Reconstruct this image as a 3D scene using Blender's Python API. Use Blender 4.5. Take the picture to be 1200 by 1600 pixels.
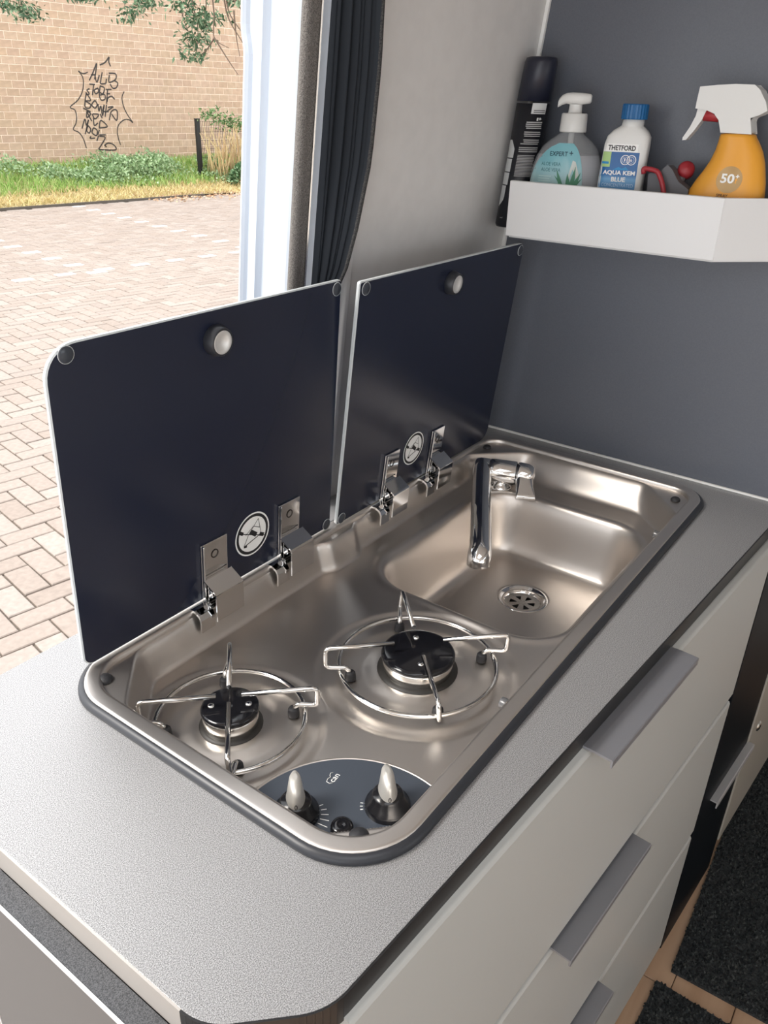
import bpy, bmesh, math, random
import numpy as np
from mathutils import Vector, Matrix

for o in list(bpy.data.objects):
    bpy.data.objects.remove(o)
scene = bpy.context.scene
COL = scene.collection

# ------------------------------------------------------------------ camera
CAM_R = ((0.5878668, -0.80855157, 0.02563175),
         (-0.35637339, -0.28728997, -0.88907957),
         (0.72623042, 0.51352589, -0.4570345))          # rows: right, down, forward in world axes
CAM_C = (-0.19075, 0.0, 1.445)
FOCAL_PX = 1249.26
cd = bpy.data.cameras.new('camera')
cam = bpy.data.objects.new('camera', cd)
COL.objects.link(cam)
r_, d_, f_ = [Vector(v).normalized() for v in CAM_R]
M = Matrix((( r_.x, -d_.x, -f_.x, CAM_C[0]), (r_.y, -d_.y, -f_.y, CAM_C[1]), (r_.z, -d_.z, -f_.z, CAM_C[2]), (0, 0, 0, 1)))
cam.matrix_world = M
cd.sensor_fit = 'VERTICAL'
cd.sensor_height = 24.0
cd.lens = FOCAL_PX / 1600.0 * 24.0
cd.clip_start = 0.02
cd.clip_end = 200
scene.camera = cam

# ------------------------------------------------------------------ sky, sun, exposure
world = bpy.data.worlds.new('overcast_sky')
scene.world = world
world.use_nodes = True
bg = world.node_tree.nodes['Background']
bg.inputs['Color'].default_value = (0.95, 0.97, 1.0, 1)
bg.inputs['Strength'].default_value = 1.25
sl = bpy.data.lights.new('hazy_sun', 'SUN')
sl.energy = 2.0
sl.angle = math.radians(25)
sl.color = (1.0, 0.94, 0.86)
sun = bpy.data.objects.new('hazy_sun', sl)
COL.objects.link(sun)
sun.rotation_euler = Vector((-0.58, 0.50, 0.80)).to_track_quat('Z', 'Y').to_euler()
sun.location = (0, 3, 6)
vs = scene.view_settings
vs.view_transform = 'Standard'
vs.look = 'None'
vs.gamma = 1.0
vs.use_curve_mapping = False
vs.exposure = 1.10

# ------------------------------------------------------------------ materials
MATS = {}
def mat(name, col, rough=0.5, metal=0.0, spec=0.5, **kw):
    if name in MATS:
        return MATS[name]
    m = bpy.data.materials.new(name)
    m.use_nodes = True
    nt = m.node_tree
    b = nt.nodes['Principled BSDF']
    b.inputs['Base Color'].default_value = (col[0], col[1], col[2], 1)
    b.inputs['Roughness'].default_value = rough
    b.inputs['Metallic'].default_value = metal
    b.inputs['Specular IOR Level'].default_value = spec
    for k, v in kw.items():
        b.inputs[k].default_value = v
    MATS[name] = m
    return m

def speckle(name, c1, c2, scale, rough=0.5, metal=0.0, bump=0.0, dist=0.001, detail=2.0, lo=0.35, hi=0.65, spec=0.5, stretch=None):
    """noise mix of two colours in object space, optional fine relief"""
    m = mat(name, c1, rough, metal, spec)
    nt = m.node_tree
    b = nt.nodes['Principled BSDF']
    tc = nt.nodes.new('ShaderNodeTexCoord')
    n = nt.nodes.new('ShaderNodeTexNoise')
    n.inputs['Scale'].default_value = scale
    n.inputs['Detail'].default_value = detail
    if stretch:
        mp = nt.nodes.new('ShaderNodeMapping')
        mp.inputs['Scale'].default_value = stretch
        nt.links.new(tc.outputs['Object'], mp.inputs['Vector'])
        nt.links.new(mp.outputs['Vector'], n.inputs['Vector'])
    else:
        nt.links.new(tc.outputs['Object'], n.inputs['Vector'])
    cr = nt.nodes.new('ShaderNodeValToRGB')
    cr.color_ramp.elements[0].position = lo
    cr.color_ramp.elements[1].position = hi
    cr.color_ramp.elements[0].color = (*c1, 1)
    cr.color_ramp.elements[1].color = (*c2, 1)
    nt.links.new(n.outputs['Fac'], cr.inputs['Fac'])
    nt.links.new(cr.outputs['Color'], b.inputs['Base Color'])
    if bump > 0:
        bp = nt.nodes.new('ShaderNodeBump')
        bp.inputs['Strength'].default_value = bump
        bp.inputs['Distance'].default_value = dist
        nt.links.new(n.outputs['Fac'], bp.inputs['Height'])
        nt.links.new(bp.outputs['Normal'], b.inputs['Normal'])
    return m

def varied(name, cols, rough=0.8, scale=0.0, per_object=False, spec=0.3, bump=0.0):
    """colour picked at random per piece (mesh island or object), with fine grain"""
    m = mat(name, cols[0], rough, 0, spec)
    nt = m.node_tree
    b = nt.nodes['Principled BSDF']
    if per_object:
        s = nt.nodes.new('ShaderNodeObjectInfo'); out = s.outputs['Random']
    else:
        s = nt.nodes.new('ShaderNodeNewGeometry'); out = s.outputs['Random Per Island']
    cr = nt.nodes.new('ShaderNodeValToRGB')
    e = cr.color_ramp.elements
    while len(e) < len(cols):
        e.new(0.5)
    for i, c in enumerate(cols):
        e[i].position = i / (len(cols) - 1)
        e[i].color = (*c, 1)
    nt.links.new(out, cr.inputs['Fac'])
    last = cr.outputs['Color']
    if scale:
        tc = nt.nodes.new('ShaderNodeTexCoord')
        n = nt.nodes.new('ShaderNodeTexNoise')
        n.inputs['Scale'].default_value = scale
        n.inputs['Detail'].default_value = 6
        nt.links.new(tc.outputs['Object'], n.inputs['Vector'])
        mr = nt.nodes.new('ShaderNodeMapRange')
        mr.inputs['To Min'].default_value = 0.72
        mr.inputs['To Max'].default_value = 1.25
        nt.links.new(n.outputs['Fac'], mr.inputs['Value'])
        mx = nt.nodes.new('ShaderNodeMix')
        mx.data_type = 'RGBA'; mx.blend_type = 'MULTIPLY'
        mx.inputs['Factor'].default_value = 1
        nt.links.new(last, mx.inputs['A'])
        nt.links.new(mr.outputs['Result'], mx.inputs['B'])
        last = mx.outputs['Result']
        if bump:
            bp = nt.nodes.new('ShaderNodeBump')
            bp.inputs['Strength'].default_value = bump
            bp.inputs['Distance'].default_value = 0.004
            nt.links.new(n.outputs['Fac'], bp.inputs['Height'])
            nt.links.new(bp.outputs['Normal'], b.inputs['Normal'])
    nt.links.new(last, b.inputs['Base Color'])
    return m

def see_through(name, col, alpha, rough=0.08):
    m = mat(name, col, rough)
    nt = m.node_tree
    b = nt.nodes['Principled BSDF']
    t = nt.nodes.new('ShaderNodeBsdfTransparent')
    t.inputs['Color'].default_value = (min(1, col[0] * .2 + .78), min(1, col[1] * .2 + .78), min(1, col[2] * .2 + .78), 1)
    mx = nt.nodes.new('ShaderNodeMixShader')
    mx.inputs['Fac'].default_value = alpha
    nt.links.new(t.outputs[0], mx.inputs[1])
    nt.links.new(b.outputs[0], mx.inputs[2])
    nt.links.new(mx.outputs[0], nt.nodes['Material Output'].inputs['Surface'])
    return m

def steel_material():
    m = mat('brushed_steel', (0.69, 0.645, 0.605), 0.35, 1.0)
    nt = m.node_tree
    b = nt.nodes['Principled BSDF']
    tc = nt.nodes.new('ShaderNodeTexCoord')
    mp = nt.nodes.new('ShaderNodeMapping')
    mp.inputs['Scale'].default_value = (3, 160, 3)
    n = nt.nodes.new('ShaderNodeTexNoise')
    n.inputs['Scale'].default_value = 3.0
    n.inputs['Detail'].default_value = 3
    nt.links.new(tc.outputs['Object'], mp.inputs['Vector'])
    nt.links.new(mp.outputs['Vector'], n.inputs['Vector'])
    mr = nt.nodes.new('ShaderNodeMapRange')
    mr.inputs['To Min'].default_value = 0.36
    mr.inputs['To Max'].default_value = 0.40
    nt.links.new(n.outputs['Fac'], mr.inputs['Value'])
    nt.links.new(mr.outputs['Result'], b.inputs['Roughness'])
    return m

STEEL = steel_material()
CHROME = mat('chrome', (0.80, 0.80, 0.80), 0.06, 1.0)
WIRE = mat('polished_wire', (0.78, 0.77, 0.75), 0.10, 1.0)
RUBBER = mat('black_rubber', (0.022, 0.024, 0.030), 0.38)
GREYRUB = mat('grey_rubber', (0.026, 0.026, 0.029), 0.5, 0, 0.3)
LIDGLASS = mat('dark_navy_glass', (0.013, 0.017, 0.035), 0.24, 0, 0.5)
LIDEDGE = mat('ground_glass_edge', (0.50, 0.53, 0.54), 0.25)
CLEARDOT = mat('clear_bumper', (0.045, 0.052, 0.065), 0.18)
ENAMEL = mat('black_enamel', (0.008, 0.008, 0.010), 0.10)
ALUCUP = mat('bright_alu', (0.80, 0.78, 0.74), 0.22, 1.0)
PANELBLUE = mat('panel_slate', (0.052, 0.062, 0.080), 0.30)
WHITEPRINT = mat('white_print', (0.90, 0.90, 0.88), 0.5)
BLACKPRINT = mat('black_print', (0.012, 0.012, 0.014), 0.5)
GRIP = mat('silver_grip', (0.62, 0.60, 0.56), 0.35, 0.55)
WORKTOP = speckle('grey_laminate', (0.19, 0.189, 0.191), (0.53, 0.527, 0.532), 1250, 0.42, 0.42, 0.5, 0.0005, 2, 0.38, 0.64, 0.6)
EDGEBAND = mat('edge_band', (0.50, 0.465, 0.43), 0.28, 0.35)  # left end of the dark band, colour paled for the outdoors it reflects
EDGEDARK = mat('edge_band_dark', (0.014, 0.014, 0.015), 0.35)
FLAPTOP = speckle('dark_laminate', (0.022, 0.024, 0.028), (0.10, 0.103, 0.112), 1100, 0.5)
FLAPFACE = mat('flap_grey', (0.115, 0.113, 0.113), 0.55)
DRAWERFRONT = mat('light_grey_front', (0.475, 0.48, 0.462), 0.42)
HANDLE = mat('anodised_handle', (0.30, 0.305, 0.33), 0.42, 0.55)
CARCASE = mat('dark_carcase', (0.018, 0.019, 0.022), 0.45)
PARTITION = speckle('slate_laminate', (0.105, 0.115, 0.138), (0.12, 0.13, 0.155), 600, 0.36, 0, 0, 0, 2, 0.3, 0.7, 0.5)
DARKFRONT = mat('dark_front', (0.005, 0.007, 0.010), 0.45, 0, 0.15)
WALLPANEL = speckle('wall_panel_grey', (0.70, 0.685, 0.67), (0.73, 0.715, 0.70), 40, 0.55)
TRIMGREY = mat('trim_grey', (0.78, 0.77, 0.76), 0.35)
VANWHITE = mat('van_white_paint', (0.62, 0.68, 0.76), 0.25)
FELT = speckle('felt_trim', (0.09, 0.083, 0.078), (0.22, 0.205, 0.19), 900, 0.95, 0, 0.6, 0.002)
CURTAIN = speckle('navy_curtain', (0.006, 0.009, 0.014), (0.016, 0.021, 0.028), 12, 0.75, 0, 0.0, 0, 2, 0.3, 0.7, 0.3, (1, 1, 0.05))
HEM = speckle('curtain_hem', (0.010, 0.010, 0.013), (0.06, 0.058, 0.055), 700, 0.9)
SHELFWHITE = mat('shelf_white', (0.76, 0.76, 0.76), 0.4)
CEIL = mat('ceiling_fabric', (0.70, 0.68, 0.65), 0.9)
FARWALL = mat('far_wall', (0.70, 0.69, 0.67), 0.7)
BEIGE = mat('beige_panel', (0.40, 0.37, 0.32), 0.5)

# ------------------------------------------------------------------ mesh helpers
class MB:
    """collects geometry; build() links it as one mesh object"""
    def __init__(s):
        s.v = []; s.f = []; s.m = []; s.sm = []
    def add(s, vs, fs, mi=0, smooth=False):
        b = len(s.v)
        s.v.extend([tuple(float(c) for c in p) for p in vs])
        for f in fs:
            s.f.append(tuple(i + b for i in f)); s.m.append(mi); s.sm.append(smooth)
        return s
    def box(s, x0, x1, y0, y1, z0, z1, mi=0):
        vs = [(x, y, z) for z in (z0, z1) for y in (y0, y1) for x in (x0, x1)]
        return s.add(vs, [(0, 2, 3, 1), (4, 5, 7, 6), (0, 1, 5, 4), (2, 6, 7, 3), (0, 4, 6, 2), (1, 3, 7, 5)], mi)
    def prism(s, poly, origin, ax, ay, an, t0, t1, mi=0, smooth=False):
        """polygon in plane (ax, ay) extruded along an from t0 to t1"""
        O = Vector(origin); ax = Vector(ax); ay = Vector(ay); an = Vector(an)
        n = len(poly)
        vs = [O + ax * p[0] + ay * p[1] + an * t0 for p in poly] + [O + ax * p[0] + ay * p[1] + an * t1 for p in poly]
        s.add(vs, [tuple(range(n))[::-1], tuple(range(n, 2 * n))], mi)
        s.add(vs, [(i, (i + 1) % n, n + (i + 1) % n, n + i) for i in range(n)], mi, smooth)
        return s
    def tube(s, pts, r, seg=8, mi=0, closed=False, caps=True, radii=None):
        P = [Vector(p) for p in pts]
        n = len(P)
        T = []
        for i in range(n):
            a = P[(i - 1) % n] if (closed or i > 0) else P[i]
            c = P[(i + 1) % n] if (closed or i < n - 1) else P[i]
            t = (c - a)
            T.append(t.normalized() if t.length > 1e-9 else Vector((0, 0, 1)))
        u = T[0].orthogonal().normalized()
        vs = []
        for i in range(n):
            u = (u - T[i] * u.dot(T[i]))
            u = u.normalized() if u.length > 1e-6 else T[i].orthogonal().normalized()
            w = T[i].cross(u)
            rr = radii[i] if radii else r
            for k in range(seg):
                a = 2 * math.pi * k / seg
                vs.append(P[i] + (u * math.cos(a) + w * math.sin(a)) * rr)
        fs = []
        m = n if closed else n - 1
        for i in range(m):
            for k in range(seg):
                fs.append((i * seg + k, i * seg + (k + 1) % seg, ((i + 1) % n) * seg + (k + 1) % seg, ((i + 1) % n) * seg + k))
        s.add(vs, fs, mi, True)
        if caps and not closed:
            b = len(s.v) - len(vs)
            s.f.append(tuple(b + k for k in range(seg))[::-1]); s.m.append(mi); s.sm.append(False)
            s.f.append(tuple(b + (n - 1) * seg + k for k in range(seg))); s.m.append(mi); s.sm.append(False)
        return s
    def lathe(s, prof, origin=(0, 0, 0), axis=(0, 0, 1), seg=24, mi=0, smooth=True, mis=None):
        """profile of (radius, height) turned about axis"""
        O = Vector(origin); A = Vector(axis).normalized()
        U = A.orthogonal().normalized(); W = A.cross(U)
        n = len(prof)
        vs = []
        for (r, h) in prof:
            r = max(r, 1e-5)
            for k in range(seg):
                a = 2 * math.pi * k / seg
                vs.append(O + A * h + (U * math.cos(a) + W * math.sin(a)) * r)
        b = len(s.v)
        s.v.extend([tuple(p) for p in vs])
        for i in range(n - 1):
            for k in range(seg):
                s.f.append((b + i * seg + k, b + i * seg + (k + 1) % seg, b + (i + 1) * seg + (k + 1) % seg, b + (i + 1) * seg + k))
                s.m.append(mis[i] if mis else mi); s.sm.append(smooth)
        return s
    def rings(s, rings, mi=0, smooth=True, cap0=True, cap1=True, closed=True):
        n = len(rings[0])
        vs = [p for r in rings for p in r]
        fs = []
        for i in range(len(rings) - 1):
            for k in range(n if closed else n - 1):
                fs.append((i * n + k, i * n + (k + 1) % n, (i + 1) * n + (k + 1) % n, (i + 1) * n + k))
        b = len(s.v)
        s.add(vs, fs, mi, smooth)
        if cap0:
            s.f.append(tuple(b + k for k in range(n))[::-1]); s.m.append(mi); s.sm.append(False)
        if cap1:
            s.f.append(tuple(b + (len(rings) - 1) * n + k for k in range(n))); s.m.append(mi); s.sm.append(False)
        return s
    def mesh(s, name, mats):
        me = bpy.data.meshes.new(name)
        me.from_pydata(s.v, [], s.f)
        if not isinstance(mats, (list, tuple)):
            mats = [mats]
        for m in mats:
            me.materials.append(m)
        me.polygons.foreach_set('material_index', s.m)
        me.polygons.foreach_set('use_smooth', s.sm)
        me.update()
        return me
    def build(s, name, mats, parent=None, bevel=0.0, seg=2, angle=40, fix=True):
        me = s.mesh(name, mats)
        if fix:
            bm = bmesh.new(); bm.from_mesh(me)
            bmesh.ops.recalc_face_normals(bm, faces=bm.faces[:])
            bm.to_mesh(me); bm.free()
        o = bpy.data.objects.new(name, me)
        COL.objects.link(o)
        if parent:
            o.parent = parent
        if bevel > 0:
            md = o.modifiers.new('bevel', 'BEVEL')
            md.width = bevel; md.segments = seg; md.limit_method = 'ANGLE'; md.angle_limit = math.radians(angle)
            md.harden_normals = False
        return o

def empty(name, loc=(0, 0, 0)):
    """things are built in world coordinates: the Empty sits at the thing's base, its parts are moved back"""
    o = bpy.data.objects.new(name, None)
    COL.objects.link(o)
    o.location = loc
    o.empty_display_size = 0.05
    return o
def adopt(root):
    """keep the parts (built in world coordinates) where they are under a moved Empty"""
    inv = Matrix.Translation(root.location).inverted()
    for c in root.children:
        c.matrix_parent_inverse = inv
def tag(o, label, cat=None, group=None, kind=None):
    if label: o['label'] = label
    if cat: o['category'] = cat
    if group: o['group'] = group
    if kind: o['kind'] = kind
    return o
def rrect(x0, x1, y0, y1, r, n=8):
    """rounded rectangle outline, r = radius or (x0y0, x1y0, x1y1, x0y1)"""
    if not isinstance(r, (tuple, list)): r = (r,) * 4
    pts = []
    for (cx, cy, sx, sy, a0, rr) in ((x0, y0, 1, 1, math.pi, r[0]), (x1, y0, -1, 1, 1.5 * math.pi, r[1]), (x1, y1, -1, -1, 0, r[2]), (x0, y1, 1, -1, .5 * math.pi, r[3])):
        for k in range(n + 1):
            a = a0 + k / n * math.pi / 2
            pts.append((cx + sx * rr + rr * math.cos(a), cy + sy * rr + rr * math.sin(a)))
    return pts
def bez(pts, n=10):
    """Catmull-Rom smoothing of a polyline"""
    P = [Vector(p) for p in pts]
    out = []
    for i in range(len(P) - 1):
        a = P[max(i - 1, 0)]; b = P[i]; c = P[i + 1]; d = P[min(i + 2, len(P) - 1)]
        for k in range(n):
            t = k / n
            out.append(0.5 * ((2 * b) + (c - a) * t + (2 * a - 5 * b + 4 * c - d) * t * t + (3 * b - a - 3 * c + d) * t ** 3))
    out.append(P[-1])
    return out
def fillet(pts, r, n=5):
    """polyline with its corners rounded"""
    P = [Vector(p) for p in pts]
    out = [P[0]]
    for i in range(1, len(P) - 1):
        a = (P[i - 1] - P[i]); c = (P[i + 1] - P[i])
        rr = min(r, a.length * .45, c.length * .45)
        a = P[i] + a.normalized() * rr; c = P[i] + c.normalized() * rr
        for k in range(n + 1):
            t = k / n
            out.append(a * (1 - t) ** 2 + P[i] * 2 * t * (1 - t) + c * t * t)
    out.append(P[-1])
    return out
TEXTC = {}
def text_shape(txt, size, bold=0.0):
    """triangles of a line of lettering, lower left at the origin"""
    key = (txt, size, bold)
    if key in TEXTC: return TEXTC[key]
    cu = bpy.data.curves.new('lettering', 'FONT')
    cu.body = txt; cu.size = size; cu.offset = bold; cu.resolution_u = 3
    cu.align_x = 'CENTER'
    ob = bpy.data.objects.new('lettering', cu)
    COL.objects.link(ob)
    dg = bpy.context.evaluated_depsgraph_get()
    me = bpy.data.meshes.new_from_object(ob.evaluated_get(dg))
    vs = [tuple(v.co) for v in me.vertices]
    fs = [tuple(p.vertices) for p in me.polygons]
    bpy.data.objects.remove(ob); bpy.data.meshes.remove(me); bpy.data.curves.remove(cu)
    TEXTC[key] = (vs, fs)
    return vs, fs
def sub_tris(vs, fs, maxlen):
    """split long triangles so lettering follows a curved surface"""
    bm = bmesh.new()
    bv = [bm.verts.new(v) for v in vs]
    for f in fs:
        try: bm.faces.new([bv[i] for i in f])
        except ValueError: pass
    for _ in range(3):
        es = [e for e in bm.edges if e.calc_length() > maxlen]
        if not es: break
        bmesh.ops.subdivide_edges(bm, edges=es, cuts=1, use_grid_fill=False)
        bmesh.ops.triangulate(bm, faces=bm.faces[:])
    bm.verts.index_update()
    r = [tuple(v.co) for v in bm.verts], [tuple(v.index for v in f.verts) for f in bm.faces]
    bm.free()
    return r
rnd = random.Random(7)
def sst(t):
    t = np.clip(t, 0, 1)
    return t * t * (3 - 2 * t)

# ================================================================== the van: floor, walls, jamb
ZF = -0.10          # van floor
ZG = -0.55          # ground outside
ZW = 0.90           # worktop surface
TH = math.radians(4.55)
def wy(z, off=0.0): return 0.708 - 0.11 * (z - 0.9) + off     # the van side leans in towards the roof
def fy(x): return 0.1927 - math.tan(TH) * (x - 0.1856)        # plane of the drawer fronts

floor = MB().box(-2.1, 2.3, -1.2, 0.83, ZF - 0.05, ZF - 0.012).build('floor', mat('subfloor', (0.06, 0.035, 0.025), 0.8))
tag(floor, 'wood plank floor inside the van beneath the dark mats', None, None, 'structure')
PLANK = speckle('oak_plank', (0.44, 0.275, 0.17), (0.58, 0.39, 0.26), 14, 0.45, 0, 0.1, 0.0005, 5, 0.3, 0.7, 0.5, (0.12, 1.6, 1))
y = 0.082 + 0.114 * 6
i = 0
while y > -1.15:
    x = -2.1 - (i % 3) * 0.35
    while x < 2.3:
        x1 = min(x + 1.25, 2.3); x0 = max(x, -2.1)
        if x1 - x0 > 0.05:
            MB().box(x0 + .001, x1 - .001, y - 0.1125, y, ZF - 0.012, ZF).build('plank', PLANK, floor, 0.0012, 1)
        x += 1.25
    y -= 0.114; i += 1

def side_strip(x0, x1, z0, z1, t0, t1, mb=None, mi=0):
    """upright slab following the lean of the van side"""
    mb = mb or MB()
    vs = []
    for z in (z0, z1):
        for t in (t0, t1):
            for x in (x0, x1): vs.append((x, wy(z, t), z))
    return mb.add(vs, [(0, 2, 3, 1), (4, 5, 7, 6), (0, 1, 5, 4), (2, 6, 7, 3), (0, 4, 6, 2), (1, 3, 7, 5)], mi)

wl = side_strip(0.655, 1.70, ZF, 1.85, 0.0, 0.016).build('wall_left', WALLPANEL)
tag(wl, 'light grey side panel of the van behind the lids', None, None, 'structure')
side_strip(0.648, 0.660, ZF, 1.85, -0.007, -0.0002).build('edge_trim', TRIMGREY, wl, 0.0045, 4)
o = side_strip(1.083, 1.0885, 0.9, 1.85, -0.006, -0.0005).build('corner_seal', WHITEPRINT, wl)
tag(side_strip(-1.1, 0.575, 1.72, 1.85, 0.0, 0.10).build('trim_1', FARWALL), 'header above the open sliding door', None, None, 'structure')
tag(side_strip(-2.1, -1.1, ZF, 1.85, 0.0, 0.10).build('wall_front_left', FARWALL), 'van side ahead of the door opening', None, None, 'structure')
tag(side_strip(1.70, 2.3, ZF, 1.85, 0.0, 0.016).build('wall_rear_left', FARWALL), 'van side behind the cupboard', None, None, 'structure')
cl_ = MB()
cl_.box(-2.1, -1.0, -1.15, 0.62, 1.85, 1.88); cl_.box(0.10, 2.3, -1.15, 0.62, 1.85, 1.88); cl_.box(-1.0, 0.10, -1.15, -0.62, 1.85, 1.88); cl_.box(-1.0, 0.10, 0.20, 0.62, 1.85, 1.88)
tag(cl_.build('ceiling', CEIL), 'fabric lined van ceiling with an open roof hatch', None, None, 'structure')
rh = MB()  # unseen roof hatch, added overhead to brighten the interior
rh.box(-1.03, 0.13, -0.65, -0.62, 1.84, 1.93); rh.box(-1.03, 0.13, 0.20, 0.23, 1.84, 1.93); rh.box(-1.03, -1.0, -0.62, 0.20, 1.84, 1.93); rh.box(0.10, 0.13, -0.62, 0.20, 1.84, 1.93)
tag(rh.build('window_3', WHITEPRINT, None, 0.004), 'white frame of the roof hatch', None, None, 'structure')
wr = MB()  # unseen side; its two openings are added to bring light in
wr.box(-2.1, 2.3, -1.19, -1.15, ZF, 0.92); wr.box(-2.1, 2.3, -1.19, -1.15, 1.48, 1.85)
wr.box(-2.1, -0.9, -1.19, -1.15, 0.92, 1.48); wr.box(-0.15, 0.25, -1.19, -1.15, 0.92, 1.48); wr.box(1.0, 2.3, -1.19, -1.15, 0.92, 1.48)
tag(wr.build('wall_right', FARWALL), 'opposite van side with two window openings', None, None, 'structure')
GLASSPANE = see_through('window_glass', (0.75, 0.8, 0.8), 0.10, 0.03)
for k, (x0, x1) in enumerate(((-0.9, -0.15), (0.25, 1.0))):  # framed panes added out of view to light the interior
    w = MB()
    w.box(x0, x1, -1.18, -1.14, 0.92, 0.95); w.box(x0, x1, -1.18, -1.14, 1.45, 1.48)
    w.box(x0, x0 + .03, -1.18, -1.14, 0.95, 1.45); w.box(x1 - .03, x1, -1.18, -1.14, 0.95, 1.45)
    w = tag(w.build('window_%d' % (k + 1), RUBBER, None, 0.004), 'dark framed van window', None, None, 'structure')
    MB().box(x0 + .03, x1 - .03, -1.165, -1.160, 0.95, 1.45).build('pane', GLASSPANE, w)
tag(MB().box(2.27, 2.3, -1.15, 0.6, ZF, 1.85).build('wall_back', FARWALL), 'rear end of the van interior', None, None, 'structure')

# door jamb: painted metal profile swept up the lean of the side
def jamb_profile(z):
    b = 0.006 * float(sst((z - 1.49) / 0.03))
    return [(0.612, 0.750), (0.586, 0.744), (0.583, 0.750), (0.582, 0.778), (0.585, 0.784), (0.5895, 0.786), (0.5895, 0.797), (0.585, 0.800),
            (0.5815, 0.802), (0.5815, 0.806), (0.585, 0.808), (0.587, 0.811), (0.587, 0.821 + b), (0.583, 0.8235 + b), (0.580, 0.827 + b), (0.582, 0.831 + b), (0.62, 0.835 + b), (0.66, 0.835 + b), (0.66, 0.76), (0.612, 0.76)]
rs = []
for z in [ZF - 0.3] + [1.40 + 0.01 * k for k in range(20)] + [1.85]:
    rs.append([(x, t - 0.11 * (z - 0.9), z) for x, t in jamb_profile(z)])
tag(MB().rings(rs, 0, True).build('trim_2', VANWHITE, None, 0), 'white painted door pillar beside the dark curtain', None, None, 'structure')
for p in bpy.data.objects['trim_2'].data.polygons: p.use_smooth = False
# felt edging
def felt_ring(z):
    pr_ = [(0.584, 0.7465), (0.5815, 0.741), (0.584, 0.736), (0.589, 0.734), (0.594, 0.7345), (0.598, 0.733), (0.601, 0.733), (0.603, 0.736), (0.612, 0.740), (0.612, 0.749)]
    return [(x, t - 0.11 * (z - 0.9), z) for x, t in pr_]
ft = MB().rings([felt_ring(z) for z in (ZF, 0.5, 1.0, 1.5, 1.85)], 0, True).build('trim_3', FELT)
tag(ft, 'grey felt edging between white pillar and curtain', None, None, 'structure')
al = MB()
for (z0, z1) in ((ZF, 1.85),):
    al.add([(x, t - 0.11 * (z - 0.9), z) for z in (z0, z1) for x, t in ((0.6012, 0.7325), (0.6024, 0.7312), (0.6045, 0.734), (0.6035, 0.737))],
           [(0, 1, 5, 4), (1, 2, 6, 5), (2, 3, 7, 6), (3, 0, 4, 7), (0, 3, 2, 1), (4, 5, 6, 7)])
al.build('track', ALUCUP, ft)

# curtain: gathered folds hanging beside the door
cu_root = empty('door_curtain', (0.635, wy(0.906, 0.0), 0.906))
NT, NZ = 90, 40
def curt_right(z):
    k = np.interp(z, [0.90, 1.10, 1.20, 1.24, 1.278, 1.316, 1.38, 1.48, 1.55, 1.85], [0.612, 0.612, 0.613, 0.622, 0.628, 0.635, 0.647, 0.648, 0.642, 0.638])
    return float(k)
rows = []; hem = []
for j in range(NZ + 1):
    z = 0.906 + (1.84 - 0.906) * j / NZ
    xr = curt_right(z)
    row = []
    for i in range(NT + 1):
        t = i / NT
        x = 0.6030 + (xr - 0.6030) * t
        yb = 0.728 + (float(np.interp(z, [0.9, 1.19, 1.25, 1.30, 1.85], [0.718, 0.716, 0.694, 0.689, 0.688])) - 0.728) * t
        f = (0.004 + 0.003 * math.sin(5.1 * t + 1.0)) * math.sin(2 * math.pi * (4.3 * t ** 1.35) + 1.6 * (z - 1.2) * t + 0.5) + 0.0017 * math.sin(2 * math.pi * 9.3 * t + z * 4)
        row.append((x + 0.3 * f, yb - 0.9 * f - 0.004 - 0.11 * (z - 0.9), z))
    rows.append(row)
mb = MB().rings(rows, 0, True, False, False, False)
co = mb.build('cloth', CURTAIN, cu_root, fix=False)
sm = co.modifiers.new('thickness', 'SOLIDIFY'); sm.thickness = 0.0012; sm.offset = 0
hr = []
for j in range(NZ + 1):
    e = Vector(rows[j][-1]); a = Vector(rows[j][-4])
    hr.append([e + Vector((0.0035, 0.0, 0)), e + Vector((0.001, -0.003, 0)), a + Vector((0, -0.0035, 0)), a + Vector((0, 0.001, 0)), e + Vector((0.002, 0.002, 0))])
MB().rings(hr, 0, True).build('hem', HEM, cu_root)
adopt(cu_root)
tag(cu_root, 'dark navy gathered curtain beside the open door', 'curtain')

# ================================================================== worktop
wt_root = empty('worktop', (0.5, 0.45, 0.872))
def fr_y(x): return 0.201 - 0.0754 * (x - 0.195)
_c = [(p.x, p.y) for p in fillet([(0.0, 0.40, 0), (0.0, 0.270, 0), (0.058, fr_y(0.058) - .001, 0), (0.5, fr_y(0.5), 0)], 0.020, 7)]
outer = [p for p in _c[1:-1]]
outer += [(x, fr_y(x)) for x in (0.5, 1.0888)]
outer += [(1.0888, 0.7065), (0.0, 0.7065)]
HX0, HX1, HY0, HY1 = 0.156, 1.034, 0.252, 0.640
hole = rrect(HX0, HX1, HY0, HY1, 0.035, 4)
bm = bmesh.new()
def loop(pts):
    vs_ = [bm.verts.new((p[0], p[1], ZW)) for p in pts]
    return [bm.edges.new((vs_[i], vs_[(i + 1) % len(vs_)])) for i in range(len(vs_))]
es = loop(outer) + loop(hole)
bmesh.ops.triangle_fill(bm, use_beauty=True, edges=es)
bmesh.ops.recalc_face_normals(bm, faces=bm.faces[:])
ex = bmesh.ops.extrude_face_region(bm, geom=bm.faces[:])
bmesh.ops.translate(bm, verts=[g for g in ex['geom'] if isinstance(g, bmesh.types.BMVert)], vec=(0, 0, -0.028))
bmesh.ops.recalc_face_normals(bm, faces=bm.faces[:])
me = bpy.data.meshes.new('top'); bm.to_mesh(me); bm.free()
me.materials.append(WORKTOP)
top = bpy.data.objects.new('top', me); COL.objects.link(top); top.parent = wt_root
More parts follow.
